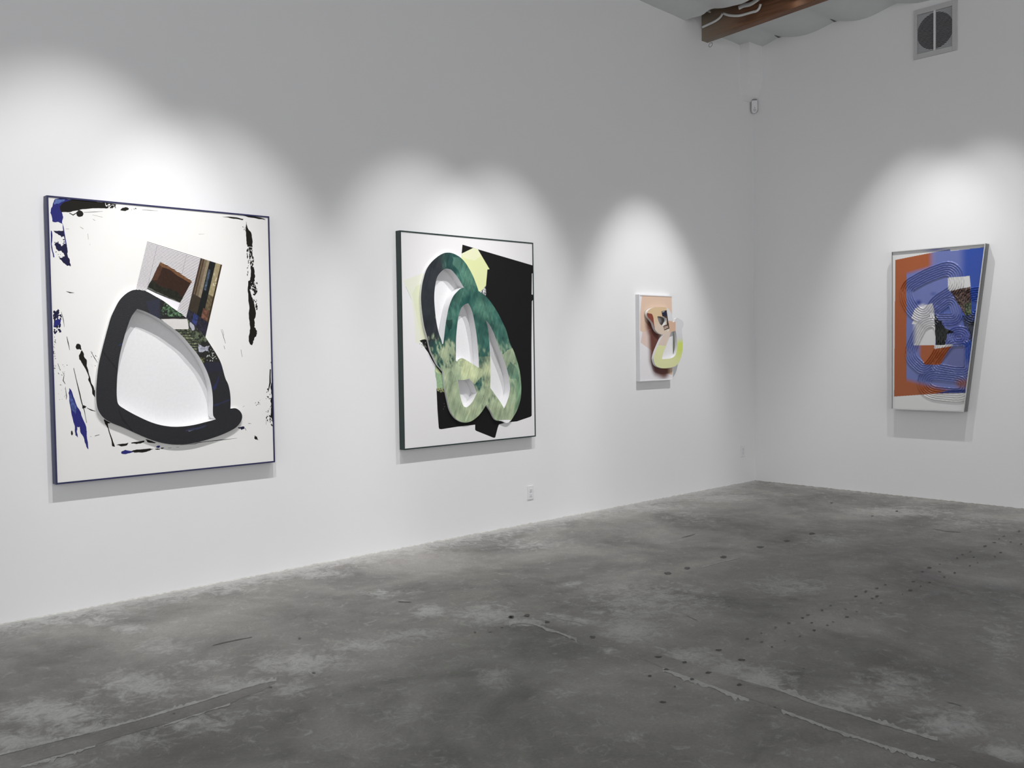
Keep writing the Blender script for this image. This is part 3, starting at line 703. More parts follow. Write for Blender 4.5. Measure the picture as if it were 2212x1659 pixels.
# raised loop with its cut-through opening
LR = []
def lr(pts, c_, amp=0, d=2, tr=A1):
    q = [tr(p[0], p[1]) for p in pts]
    if amp: q = rough(q, amp, d)
    LR.append(([PL.uv(*p) for p in q], c_))
LK = lin(36, 37, 40)
lr([(1088, 1010), (1200, 1050), (1330, 1100), (1420, 1210), (1345, 1270), (1250, 1330), (1100, 1215)], lin(62, 90, 62)+(1.,))
lr([(1088, 1015), (1140, 1015), (1100, 1110), (1092, 1175), (1085, 1200)], (.008, .008, .007, 0), 2)
lr([(1090, 1170), (1340, 1160), (1345, 1190), (1095, 1190)], (.01, .01, .008, .2), 2)
lr([(1100, 1130), (1160, 1100), (1150, 1170), (1105, 1180)], (.01, .01, .01, 0), 2)
lr([(1095, 1185), (1330, 1183), (1345, 1210), (1340, 1275), (1200, 1280), (1150, 1240)], lin(226, 222, 218)+(0,), 1)
lr([(1330, 1183), (1500, 1200), (1700, 1600), (1400, 1580), (1180, 1275), (1345, 1275)], lin(70, 78, 60)+(1.,))
for k in range(9):
    y = 1290+k*24; x0 = 1200+k*24
    lr([(x0, y), (x0+150, y+4), (x0+150, y+9), (x0, y+5)], (.015, .017, .012, 0), 1.5)
    lr([(x0+10, y+9), (x0+140, y+12), (x0+135, y+19), (x0+12, y+17)], lin(122, 130, 100)+(.6,), 2)
lr([(1340, 1210), (1400, 1230), (1420, 1290), (1360, 1280)], (.02, .02, .02, 0), 3)
lr([(1350, 1215), (1368, 1212), (1395, 1275), (1370, 1285)], lin(180, 182, 190)+(0,), 2)
lr([(1425, 1410), (1500, 1380), (1620, 1480), (1640, 1570), (1420, 1570), (1420, 1480)], (.012, .013, .010, .3), 2)
lr([(1425, 1400), (1470, 1430), (1530, 1420), (1520, 1470), (1460, 1480), (1430, 1475)], lin(170, 172, 185)+(.3,), 3)
lr([(1440, 1525), (1485, 1530), (1480, 1570), (1455, 1570)], lin(95, 98, 60)+(1.,), 2)
for k in range(26):
    x, y = random.uniform(1500, 1600), random.uniform(1450, 1560)
    LR.append(([PL.uv(*A1(*p)) for p in blob(x, y, random.uniform(2, 7), random.uniform(2, 7), 7, .5)], lin(205, 210, 200)+(0,)))
for k in range(60):
    x = random.uniform(1110, 1290); y = random.uniform(1050, 1165)
    LR.append(([PL.uv(*A1(*p)) for p in blob(x, y, random.uniform(2, 8), random.uniform(1.5, 5), 6, .5)], random.choice([lin(120, 150, 115), lin(150, 170, 145), lin(25, 40, 28), (.008, .01, .008)])+(0,)))
def wash(pts, c_, tr=B1): lr(pts, c_, 1.5, 2, tr)
wash([(1380, 920), (1480, 895), (1500, 900), (1420, 935), (1320, 948), (1310, 940)], lin(52, 55, 82)+(0,)); wash([(1340, 944), (1400, 935), (1340, 950)], lin(140, 145, 160)+(0,))
wash([(1550, 560), (1590, 500), (1622, 430), (1600, 520), (1570, 590)], lin(40, 44, 85)+(0,)); wash([(1560, 715), (1650, 685), (1705, 662), (1705, 675), (1600, 720), (1560, 730)], lin(42, 46, 80)+(0,))
wash([(720, 185), (760, 170), (770, 185), (735, 195)], lin(44, 50, 88)+(0,))
wash([(585, 235), (650, 320), (710, 400), (708, 410), (640, 330), (580, 245)], lin(20, 21, 25)+(0,)); wash([(715, 740), (760, 830), (850, 950), (840, 955), (750, 850)], lin(20, 21, 25)+(0,))
lr([(960, 1030), (1088, 1000), (1088, 1210), (1000, 1150)], lin(40, 43, 60)+(0,), 2); lr([(1470, 1572), (1640, 1568), (1650, 1640), (1500, 1660)], lin(34, 35, 52)+(0,), 1)
lo = surface('raised_loop', PL, LO, [HO], LR, LK+(0,), [LEATHER, WHITE_EDGE], t, thick=.0195, side_col=(.75, .75, .75, 0), hole_thick=D1+.0145)
lo['label'] = 'black grained loop with a strip of garden photograph'

# ---- artwork 2
random.seed(21)
D2 = .055
def A2(x, y): return (840+x/6.5059, 480+y/6.5059)
def B2(x, y): return (840+x/6.1444, 740+y/6.1444)
t = empty('framed_artwork', (-4.157, -D2, .754))
tag(t, 'dark green framed work with brushed green interlaced loops over black shape', 'artwork', 'framed wall works with raised loops')
R2 = (-4.854, -3.460, .754, 2.403)
P = Plane(1, -D2); Pc = Plane(1, -D2+.004); PL = Plane(1, -D2-.014)
ring_frame('frame', P, R2, .0095, D2-.0005, GREEN, GREEN, t)
lo2 = [A2(*p[:2])+tuple(p[2:]) for p in [(815, 427), (880, 432), (950, 460), (1020, 508), (1080, 575), (1130, 655), (1180, 750), (1220, 850), (1262, 968, 1), (1310, 1000), (1360, 1038), (1415, 1100), (1470, 1175), (1540, 1290), (1600, 1410), (1650, 1520)]]
lo2 += [B2(*p[:2])+tuple(p[2:]) for p in [(1605, 0), (1660, 120), (1710, 270), (1740, 400), (1755, 540), (1757, 660), (1740, 780), (1705, 890), (1660, 975), (1615, 1040), (1575, 1065), (1540, 1062), (1500, 1042), (1430, 1033), (1390, 990), (1350, 910), (1292, 825, 1), (1240, 910), (1170, 990), (1090, 1045), (1010, 1062), (930, 1040), (860, 980), (810, 890), (780, 770), (755, 650), (735, 500), (722, 385, 1), (640, 290), (590, 190), (550, 100)]]
lo2 += [A2(*p) for p in [(540, 1620), (500, 1480), (475, 1330), (458, 1180), (452, 1040), (465, 900), (490, 780), (530, 660), (600, 560), (690, 480), (760, 440)]]
h1 = [A2(*p[:2])+tuple(p[2:]) for p in [(830, 655), (880, 672), (930, 725), (990, 810), (1055, 920, 1), (1010, 932), (960, 975), (900, 1050), (850, 1170), (820, 1300), (795, 1450), (778, 1600), (765, 1700), (750, 1710, 1), (735, 1650), (700, 1550), (665, 1380), (645, 1200), (638, 1050), (650, 900), (680, 770), (740, 690), (790, 657)]]
h2 = [A2(*p[:2])+tuple(p[2:]) for p in [(1115, 1138, 1), (1150, 1200), (1180, 1290), (1210, 1440), (1235, 1600)]]+[B2(*p[:2])+tuple(p[2:]) for p in [(1180, 60), (1190, 180), (1197, 335, 1), (1120, 290), (1040, 240), (975, 208), (930, 222), (905, 250), (888, 240, 1), (890, 100)]]+[A2(*p[:2])+tuple(p[2:]) for p in [(945, 1640), (955, 1500), (975, 1350), (1010, 1220), (1060, 1160)]]
h3 = [A2(*p[:2])+tuple(p[2:]) for p in [(1362, 1375, 1), (1420, 1450), (1480, 1570)]]+[B2(*p[:2])+tuple(p[2:]) for p in [(1440, 10), (1510, 180), (1560, 330), (1590, 450), (1607, 580), (1600, 680), (1570, 780), (1530, 875, 1), (1480, 790), (1410, 690), (1345, 600, 1), (1348, 400), (1345, 200), (1335, 30)]]+[A2(*p) for p in [(1405, 1600), (1390, 1480)]]
h4 = [B2(*p[:2])+tuple(p[2:]) for p in [(915, 495, 1), (1000, 497), (1065, 480, 1), (1115, 540), (1168, 665, 1), (1120, 770), (1060, 840), (1020, 858), (985, 830), (955, 740), (930, 610)]]
LO = onto(PL, lo2); HS = [onto(PL, h) for h in (h1, h2, h3, h4)]
reg = []
BK2 = lin(20, 20, 20)+(0,)
a([(205, 820), (455, 725), (600, 700), (600, 1659), (500, 1680), (380, 1700), (355, 1300), (320, 1080), (230, 895)], lin(238, 240, 222)+(0,), 0, 0, A2)
a([(330, 1010), (380, 900), (460, 870), (560, 1659), (470, 1690), (430, 1500), (360, 1180)], lin(232, 236, 205)+(0,), 0, 0, A2)
a([(232, 900), (240, 905), (322, 1085), (316, 1080)], lin(190, 200, 190)+(0,), 0, 0, A2)
a([(612, 300), (650, 320), (720, 440), (760, 640), (640, 605), (618, 450)], lin(158, 188, 148)+(.1,), 1.5, 2, B2)
a([(616, 330), (660, 370), (700, 420), (650, 400), (618, 380)], lin(215, 228, 175)+(0,), 1, 2, B2)
q = [A2(*p) for p in [(1035, 315), (1250, 380), (2025, 608), (2025, 715), (2010, 722), (2006, 1015), (2025, 1020), (2025, 1092), (2010, 1112)]]+[B2(*p) for p in [(1893, 50), (1896, 970), (1880, 985), (1740, 1032), (1700, 1046), (1560, 1060), (1462, 1085), (1445, 1130), (1412, 1258), (1400, 1264), (1385, 1262), (1160, 1172), (1145, 1158), (1145, 1090), (900, 1118), (700, 1150), (672, 1148), (662, 1130), (645, 900), (632, 612), (760, 640), (900, 640)]]+[A2(*p) for p in [(1300, 1300), (1250, 975), (1022, 440)]]
reg.append(([Pc.uv(*p) for p in q], BK2))
a([(1185, 362), (1250, 380), (1415, 660), (1385, 665), (1365, 890), (1310, 960), (1255, 985), (1150, 760), (1020, 520), (1020, 442)], lin(228, 234, 176)+(0,), 0, 0, A2)
a([(1185, 362), (1250, 380), (1300, 470), (1200, 540), (1050, 500), (1022, 442)], lin(236, 238, 200)+(0,), 0, 0, A2)
a([(1365, 885), (1360, 1030), (1270, 985), (1320, 950)], lin(170, 170, 172)+(1.,), 1.5, 2, A2)
a([(405, -25), (480, -45), (522, -20), (560, 120), (640, 290), (725, 385), (735, 470), (640, 335), (520, 130), (440, 5)], BK2, 1, 2, B2)
for q in specks(16, 410, -20, 500, 60, 3, 9): reg.append(([Pc.uv(*B2(*p)) for p in q], lin(140, 145, 130)+(0,)))
a([(632, 600), (740, 625), (745, 660), (640, 640)], lin(120, 125, 90)+(1.,), 3, 2, B2)
for x, y in ((735, 810), (738, 850), (725, 880)): a(blob(x, y, 4, 6), lin(110, 110, 100)+(0,), 0, 0, B2)
can_o = [(R2[0]+.009, R2[2]+.009), (R2[1]-.009, R2[2]+.009), (R2[1]-.009, R2[3]-.009), (R2[0]+.009, R2[3]-.009)]
surface('canvas', Pc, can_o, HS, reg, (.80, .79, .79, 0), [ART, WHITE_EDGE], t)
def mixc(c1, c2, f): f = min(max(f, 0), 1); return tuple(c1[k]*(1-f)+c2[k]*f for k in range(3))
CH, TE, MG, SG, PG, LM = lin(48, 52, 56), lin(40, 86, 80), lin(78, 122, 106), lin(160, 178, 146), lin(184, 198, 162), lin(208, 218, 172)
u_l, u_r = R2[0], R2[1]; v_b, v_t = R2[2], R2[3]
def green(u, v):
    s = (u-u_l)/(u_r-u_l); h = (v-v_b)/(v_t-v_b)
    n = noise.noise(Vector((u*7, v*7, 1))); n2_ = noise.noise(Vector((u*26, v*9, 5)))
    c_ = mixc(TE, MG, .45+1.1*n+.5*n2_+.3*(s-.5))
    c_ = mixc(c_, CH, (.30-s)/.06+n*1.2 + (.0 if h > .5 else -1))
    if h > .75: c_ = mixc(c_, CH, .5*max(0, (.40-s)/.1))
    n3_ = noise.noise(Vector((u*55+v*20, v*16-u*10, 8)))
    c_ = mixc(c_, lin(104, 150, 132), .55*max(0, n3_+.9*n)) if s > .28 else c_
    c_ = mixc(c_, lin(22, 58, 56), .8*max(0, -n3_-.15)) if s > .28 else c_
    st_ = min(max((s-.34)/.12, 0), 1); s2_ = min(max((s-.62)/.1, 0), 1)
    edge = .485-.075*st_+.045*s2_+.22*n+.16*n3_
    c_ = mixc(c_, mixc(SG, PG, .5+1.4*n2_), (edge-h)/(.06+.03*st_+.09*s2_))
    if h < .42 and .4 < s < .66 and v > v_b+.45: c_ = mixc(c_, LM, .4+1.5*n)
    if s > .78 and h < .45: c_ = mixc(c_, lin(120, 160, 124), .7*min(1, (s-.78)/.08))
    return c_+(0,)
LR = []
def l2(pts, c_, amp=1.5, tr=B2): LR.append(([PL.uv(*p) for p in rough([tr(*p) for p in pts], amp, 2)], c_))
def shade(k, c2):
    return lambda u, v: mixc(green(u, v)[:3], c2, k)+(0,)
l2([(1460, 1031), (1540, 1025), (1625, 1028), (1615, 1080), (1540, 1075), (1480, 1050)], (.78, .78, .78, 0), .3)
l2([(910, 250), (980, 205), (1100, 270), (1240, 350), (1245, 430), (1140, 560), (1080, 490), (1000, 370)], shade(.55, LM))
l2([(1500, 160), (1570, 100), (1660, 60), (1690, 260), (1600, 330), (1560, 340)], shade(.6, PG))
l2([(1610, 250), (1690, 320), (1740, 560), (1690, 480), (1610, 480), (1570, 360)], shade(.6, MG))
l2([(1690, 520), (1755, 560), (1740, 780), (1660, 960), (1690, 760)], shade(.5, lin(110, 150, 118)))
for x in (1435, 1520, 1650): l2([(x, 880), (x+12, 780), (x+16, 800), (x+2, 900), (x-8, 1020), (x-14, 1020)], shade(.6, LM), .5)
for x, y in ((1010, 1040), (1150, 960)): l2([(x, y), (x+60, y-140), (x+75, y-160), (x+80, y-130), (x+20, y)], shade(.5, LM), .8)
l2([(790, 400), (840, 380), (900, 520), (840, 560), (800, 500)], shade(.35, lin(115, 135, 110)), 2)
l2([(940, 250), (980, 240), (985, 320), (930, 320)], shade(.35, lin(115, 135, 110)), 2)
l2([(1180, 1180), (1500, 1150), (1480, 1260), (1290, 1250), (1180, 1310)], shade(.5, MG), 3, A2)
l2([(800, 1370), (890, 1360), (880, 1500), (850, 1550)], shade(.7, lin(20, 50, 46)), 3, A2)
l2([(880, 470), (1000, 500), (1040, 700), (1000, 760), (900, 600)], shade(.35, lin(110, 150, 130)), 4, A2)
l2([(1050, 700), (1150, 680), (1220, 900), (1060, 900), (1010, 800)], shade(.35, lin(90, 135, 115)), 4, A2)
surface('raised_loop', PL, LO, HS, LR, green, [BRUSHED, WHITE_EDGE], t, thick=.0175, side_col=(.75, .75, .75, 0), grid=.012, hole_thick=D2+.0125)['label'] = 'brushed green and pale sage interlaced loops'

# ---- artwork 3 (small)
random.seed(22)
D3 = .048
def C3(x, y): return (1350+x/6.913, 620+y/6.913)
P = Plane(1, -D3)
tl = P.uv(1380.1, 635.2); br = P.uv(1454.2, 820.6); tr_ = P.uv(1452.4, 639.5); bl = P.uv(1383, 824)
R3 = ((tl[0]+bl[0])/2, (tr_[0]+br[0])/2, (bl[1]+br[1])/2, (tl[1]+tr_[1])/2)
t = empty('framed_artwork', ((R3[0]+R3[1])/2, -D3, R3[2]))
tag(t, 'small white framed peach and maroon work, its pale yellow loop overhanging the right edge', 'artwork', 'framed wall works with raised loops')
Pc = Plane(1, -D3+.004); PL = Plane(1, -D3-.028)
ring_frame('frame', P, R3, .010, D3-.0005, CHALKW, CHALKW, t)
lo3 = [C3(*p[:2])+tuple(p[2:]) for p in [(470, 305), (540, 302), (615, 306), (660, 340), (695, 400), (710, 470), (714, 528, 1), (742, 512), (752, 478), (785, 460), (820, 480), (855, 500), (876, 540), (868, 590), (850, 640), (856, 720), (862, 800), (862, 900), (850, 1000), (820, 1100), (770, 1170), (700, 1200), (600, 1215), (520, 1205), (460, 1170), (435, 1110), (430, 1060), (450, 980), (490, 880), (530, 790), (568, 715, 1), (520, 700), (470, 665), (435, 600), (415, 540), (380, 490), (345, 455), (328, 410), (340, 360), (380, 325), (430, 308)]]
e1 = [C3(*p[:2])+tuple(p[2:]) for p in [(485, 445), (510, 437), (570, 445), (612, 465), (621, 500), (605, 545), (575, 577), (530, 560), (500, 510)]]
e2 = [C3(*p[:2])+tuple(p[2:]) for p in [(680, 692), (710, 665), (757, 658, 1), (773, 740), (780, 850), (772, 950), (745, 1025), (690, 1062), (600, 1075), (552, 1075, 1), (565, 1010), (610, 890), (650, 790)]]
LO = onto(PL, lo3); HS = [onto(PL, e1), onto(PL, e2)]
reg = []
PE = lin(232, 203, 180)+(0,)
a([(255, 100), (715, 130), (722, 700), (740, 1180), (500, 1050), (350, 915), (234, 830), (262, 672), (228, 655), (228, 400)], PE, 0, 0, C3)
a([(262, 672), (420, 620), (500, 1050), (350, 915), (234, 830)], lin(232, 210, 200)+(0,), 0, 0, C3)
a([(600, 1225), (735, 1200), (735, 1312), (620, 1296)], lin(214, 186, 158)+(0,), 0, 0, C3)
def maroon(u, v, back_=None):
    pass
spine = [Pc.uv(*C3(*p)) for p in [(400, 560), (440, 700), (450, 900), (455, 1080), (490, 1190), (580, 1235)]]
r_in = .030; r_out = .068
def dseg(p, a_, b_):
    vx, vy = b_[0]-a_[0], b_[1]-a_[1]; tt = max(0, min(1, ((p[0]-a_[0])*vx+(p[1]-a_[1])*vy)/(vx*vx+vy*vy)))
    return math.hypot(p[0]-a_[0]-tt*vx, p[1]-a_[1]-tt*vy)
def sprayed(basec):
    def f(u, v):
        d = min(dseg((u, v), spine[i], spine[i+1]) for i in range(len(spine)-1))
        k = 1-min(max((d-.045)/.085, 0), 1); k = k*k*(3-2*k)
        return mixc(basec[:3], lin(102, 54, 44), k*.97)+(0,)
    return f
reg = [(r, sprayed(c_)) for r, c_ in reg]
can_o = [(R3[0]+.0095, R3[2]+.0095), (R3[1]-.0095, R3[2]+.0095), (R3[1]-.0095, R3[3]-.0095), (R3[0]+.0095, R3[3]-.0095)]
reg.append((onto(Pc, e2), (.80, .79, .79, 0)))
surface('canvas', Pc, can_o, HS[:1], reg, sprayed((.80, .78, .79)), [ART, WHITE_EDGE], t, grid=.009)
LR = []
def l3(pts, c_): LR.append(([PL.uv(*C3(*p)) for p in pts], c_))
vy_lo = PL.uv(*C3(820, 1000))[1]; vy_hi = PL.uv(*C3(820, 760))[1]
ux = PL.uv(*C3(700, 1000))[0]
def yel(u, v):
    k = min(max((u-ux)/.12, 0), 1)
    c_ = mixc(lin(232, 235, 178), lin(214, 228, 104), k*.9*min(1, max(0, (v-vy_lo+.10)/.14)))
    return c_+(0,)
def tan_(u, v): return mixc(lin(228, 200, 160), lin(226, 208, 190), min(1, max(0, (PL.uv(*C3(500, 450))[1]-v)/.09)))+(0,)
vt1 = PL.uv(*C3(820, 840))[1]; vt0 = PL.uv(*C3(820, 760))[1]
def right_arm(u, v):
    k = min(max((vt0-v)/(vt0-vt1), 0), 1); return mixc(lin(222, 222, 224), yel(u, v)[:3], k)+(0,)
l3([(300, 280), (720, 280), (720, 520), (650, 500), (600, 870), (500, 870), (300, 500)], tan_)
l3([(560, 700), (690, 640), (680, 700), (610, 878), (480, 866)], lin(226, 208, 194)+(0,))
l3([(400, 860), (612, 880), (560, 1075), (700, 1060), (760, 1000), (775, 960), (900, 960), (900, 1250), (400, 1250)], yel)
l3([(757, 520), (900, 420), (900, 970), (760, 970)], right_arm)
l3([(712, 525), (752, 440), (900, 440), (900, 700), (762, 700), (757, 522)], lin(224, 224, 226)+(0,))
l3([(330, 388), (400, 400), (412, 420), (425, 460), (435, 560), (452, 650), (430, 600), (405, 540), (378, 490), (342, 455), (320, 410)], lin(142, 72, 58)+(.1,))
l3([(335, 455), (380, 490), (412, 540), (436, 610), (450, 645), (400, 590), (370, 520)], lin(96, 60, 56)+(.1,))
l3([(620, 290), (720, 290), (716, 530), (640, 500)], lin(228, 228, 230)+(0,))
l3([(640, 500), (756, 520), (757, 662), (680, 694), (662, 640)], lin(222, 186, 160)+(0,))
l3([(545, 365), (622, 345), (662, 620), (585, 648), (572, 580), (625, 560), (622, 470), (556, 430)], lin(80, 66, 62)+(.5,))
l3([(548, 368), (621, 348), (632, 430), (560, 440)], lin(40, 42, 62)+(.3,))
l3([(556, 372), (590, 360), (592, 368), (558, 382)], lin(200, 205, 215)+(0,))
l3([(580, 590), (655, 575), (660, 618), (588, 645)], lin(190, 165, 150)+(.4,))
l3([(640, 540), (652, 538), (663, 618), (586, 646), (584, 636), (648, 610)], lin(48, 34, 30)+(0,))
surface('raised_loop', PL, LO, HS, LR, lin(230, 226, 210)+(0,), [SOFT, WHITE_EDGE], t, thick=.026, side_col=(.75, .75, .75, 0), grid=.012, hole_thick=.030)['label'] = 'peach and pale yellow looping board'

# ---- artwork 4 (right wall, vacuum formed relief)
random.seed(23)
D4 = .09
def D4p(x, y): return (1890+x/6.914, 500+y/6.914)
def E4(x, y): return (1890+x/6.382, 700+y/6.381)
P = Plane(0, -D4)
t = empty('relief_artwork', (-D4, 1.0*-1.95, .862))
tag(t, 'slant sided relief work with orange and blue print under embossed contour rings', 'artwork')
c4 = {'TL': P.uv(1925.2, 545), 'TR': P.uv(2128.6, 523.9), 'BL': P.uv(1924.5, 882.6), 'BR': P.uv(2082, 891.2)}
zt = (c4['TL'][1]+c4['TR'][1])/2; zb = (c4['BL'][1]+c4['BR'][1])/2; uL = (c4['TL'][0]+c4['BL'][0])/2
Q = [(uL, zb), (c4['BR'][0], zb), (c4['TR'][0], zt), (uL, zt)]     # BL BR TR TL
def inset(q, d):
    cx_, cy_ = sum(p[0] for p in q)/4, sum(p[1] for p in q)/4
    o = []
    for i in range(4):
        p0, p1, p2 = q[i-1], q[i], q[(i+1) % 4]
        def nrm(a_, b_): dx, dy = b_[0]-a_[0], b_[1]-a_[1]; l_ = math.hypot(dx, dy); return (-dy/l_, dx/l_)
        n1_, n2_ = nrm(p0, p1), nrm(p1, p2); k = 1+n1_[0]*n2_[0]+n1_[1]*n2_[1]
        o.append((p1[0]+(n1_[0]+n2_[0])/k*d, p1[1]+(n1_[1]+n2_[1])/k*d))
    return o
Qi = inset(Q, .007)
bm = bmesh.new()
def vv(p, o): return bm.verts.new(P.xyz(p[0], p[1], o))
fo4 = [vv(p, 0) for p in Q]; fi4 = [vv(p, 0) for p in Qi]; bi4 = [vv(p, -.014) for p in Qi]; m4a = [vv(p, -.028) for p in Q]; m4b = [vv(p, -.028) for p in inset(Q, .006)]; m4c = [vv(p, -.036) for p in inset(Q, .006)]; m4d = [vv(p, -.036) for p in Q]; bo4 = [vv(p, -(D4-.001)) for p in Q]
for i in range(4):
    j = (i+1) % 4
    for q_, (A_, B_) in enumerate(((fo4, fi4), (fi4, bi4), (fo4, m4a), (m4a, m4b), (m4b, m4c), (m4c, m4d), (m4d, bo4))): bm.faces.new((A_[i], A_[j], B_[j], B_[i])).material_index = int(q_ > 0)
bm.faces.new(bo4); bmesh.ops.recalc_face_normals(bm, faces=bm.faces[:])
me = bpy.data.meshes.new('frame'); bm.to_mesh(me); bm.free(); link('frame', me, [plain('satin off-white plastic lip', (.62, .63, .62), .35), plain('grey plastic box side', (.20, .20, .195), .4)], t)

def np_in(poly, X, Y):
    ins = np.zeros(X.shape, bool); n = len(poly)
    for i in range(n):
        x1_, y1_ = poly[i-1]; x2_, y2_ = poly[i]
        if y1_ == y2_: continue
        c_ = ((y1_ > Y) != (y2_ > Y)) & (X < (x2_-x1_)*(Y-y1_)/(y2_-y1_)+x1_)
        ins ^= c_
    return ins
def np_dist(poly, X, Y):
    d = np.full(X.shape, 9.0); n = len(poly)
    for i in range(n):
        x1_, y1_ = poly[i-1]; x2_, y2_ = poly[i]; vx, vy = x2_-x1_, y2_-y1_
        tt = np.clip(((X-x1_)*vx+(Y-y1_)*vy)/(vx*vx+vy*vy+1e-12), 0, 1)
        d = np.minimum(d, np.hypot(X-x1_-tt*vx, Y-y1_-tt*vy))
    return d
NU, NV = 330, 560
a_ = np.linspace(0, 1, NU); b_ = np.linspace(0, 1, NV)
AA, BB = np.meshgrid(a_, b_, indexing='ij')
U = (Qi[0][0]*(1-AA)+Qi[1][0]*AA)*(1-BB)+(Qi[3][0]*(1-AA)+Qi[2][0]*AA)*BB
Vv = Qi[0][1]*(1-BB)+Qi[3][1]*BB
Pc4 = Plane(0, -D4+.012)
def pd(pts, tr=D4p, n=0):
    q = [Pc4.uv(*tr(p[0], p[1])) for p in pts]
    return smooth(q, 4) if n else q
shapes = [  # (outline, number of rings)
    (pd([(575, 880), (640, 835), (800, 750), (950, 690), (1085, 655), (1120, 740), (1090, 830), (950, 920), (840, 1010), (770, 1110), (720, 1155), (650, 1110), (590, 1020), (565, 950)], n=1), 6),
    (pd([(1110, 1110), (1145, 1225), (955, 1225)]), 5),
    (pd([(720, 55), (815, 50), (835, 290), (700, 520), (640, 505), (560, 400), (620, 230), (680, 110)], E4, 1), 5),
    (pd([(1080, 300), (1225, 290), (1225, 590), (1110, 590), (890, 550)], E4, 0), 4),
    (pd([(790, 765), (900, 770), (1140, 800), (1170, 845), (1140, 885), (900, 868), (810, 850), (765, 810)], E4, 1), 6),
    (pd([(1480, 1040), (1560, 1030), (1560, 1170), (1480, 1180)]), 6),
    (pd([(1130, 160), (1190, 160), (1190, 200), (1130, 200)], E4, 1), 4)]
SPC = .0205
dist = []
for poly, nr in shapes:
    d = np_dist(poly, U, Vv); ins = np_in(poly, U, Vv); d = np.where(ins, -d, d)
    # the top blob stretches its rings upward to the right
    dist.append((d, nr))
allD = np.stack([np.where(d < (nr+.5)*SPC, d, 9) for d, nr in dist]); near = allD.min(0)
wob = .0016*np.sin(U*150)*np.sin(Vv*120)
srt = np.sort(allD, 0)
h = np.where((near > -.003) & (near < 8), .5+.5*np.cos(2*np.pi*(near+wob)/SPC), 0)
h2 = np.where(srt[1] < 8, .5+.5*np.cos(2*np.pi*(srt[1])/SPC), 0)
hgt = .0110*np.clip(h, 0, 1)**2+.0022*np.clip(h2, 0, 1)*(srt[1] < 8)*(near > 0)
hgt = np.where(near < -.003, 0, hgt)
edge_d = np.minimum.reduce([AA, 1-AA, BB, 1-BB]); hgt *= np.clip(edge_d/.01, 0, 1)
# colours
C = np.zeros((NU, NV, 4)); C[..., :3] = (.70, .70, .69)
rng = np.random.RandomState(3)
def cloud(su, sv, ph=0):
    o = np.zeros_like(U)
    for k in range(10):
        o += np.sin(U*su*(1+.5*k)+ph+k*1.7+2*np.sin(Vv*sv*.7+k))*np.cos(Vv*sv*(1+.4*k)+k*2.3+ph)/(1+.4*k)
    return o/3
def setp(poly, c_, al=0, soft=None):
    m_ = np_in(poly, U, Vv)
    C[m_, :3] = c_; C[m_, 3] = al
def blend(mask, c_):
    C[..., :3] = C[..., :3]*(1-mask[..., None])+np.array(c_)*mask[..., None]
ORG, PERI, ROY, LIL = lin(168, 88, 44), lin(110, 122, 182), lin(40, 76, 168), lin(150, 152, 206)
printp = pd([(302, 425), (1115, 262), (1128, 292), (1660, 232)])+pd([(1275, 915), (1265, 948), (820, 962), (262, 1000)], E4)
mp_ = np_in(printp, U, Vv)
C[mp_, :3] = ORG
sc = lambda x, y, tr=D4p: Pc4.uv(*tr(x, y))
ss = lambda x: np.clip(x, 0, 1)**2*(3-2*np.clip(x, 0, 1))
uA = sc(860, 400)[0]; uB = sc(1300, 400)[0]
kx = .13
# blue sheet
mtop = (ss((U-uA)/.10+.5)) * ss((Vv-sc(900, 700)[1])/.10+.6)
u470 = sc(470, 900)[0]
sheet = (U > u470) & (Vv < sc(470, 575)[1]) & (Vv > sc(430, 745, E4)[1]-.10)
per = np.maximum(mtop*mp_, 0)
C[..., :3] = np.where(mp_[..., None], C[..., :3]*(1-per[..., None])+np.array(LIL)*.8*per[..., None], C[..., :3])
low = ss((Vv-sc(430, 760, E4)[1])/.06+.6+.0*U)
soft_low = np.clip((Vv-(sc(430, 800, E4)[1]-.25*(U-u470)))/.05, 0, 1)
topdiag = np.clip(((sc(470, 600)[1]+.22*(U-u470))-Vv)/.04, 0, 1)
m_s = (U > u470)*soft_low*np.clip(topdiag+mtop, 0, 1)*mp_
blend(m_s, PERI)
m_r = ss((U-uB)/.10+.5)*mp_*ss((Vv-sc(1200, 560, E4)[1])/.15+.4)
blend(m_r, ROY)
# lilac haze reaching above the print
hz = ss(1-np.hypot((U-sc(900, 260)[0])/.16, (Vv-sc(900, 265)[1])/.035))*(~mp_)
blend(hz, LIL)
# inner orange window and lower orange
setp(pd([(545, 295), (815, 290), (830, 340), (1030, 300), (1060, 320), (900, 560), (690, 560), (590, 400)], E4), ORG)
m_o = ss(1-np.hypot((U-sc(750, 440, E4)[0])/.12, (Vv-sc(750, 440, E4)[1])/.14))*0
msk = np_in(pd([(500, 260), (640, 295), (640, 520), (560, 460), (500, 400)], E4), U, Vv)*ss((sc(640, 400, E4)[0]-U)/.05+.2)
blend(msk*.9, PERI)
m_or = ss((U-sc(1100, 850, E4)[0])/.07+.3)*ss(1-np.abs(Vv-sc(1200, 820, E4)[1])/.07)*mp_
blend(m_or*.9, lin(150, 92, 80))
m_g = ss((U-sc(880, 550, E4)[0])/.12)*np_in(pd([(1030, 330), (1240, 290), (1240, 620), (880, 560)], E4), U, Vv)
blend(m_g, lin(100, 106, 160))
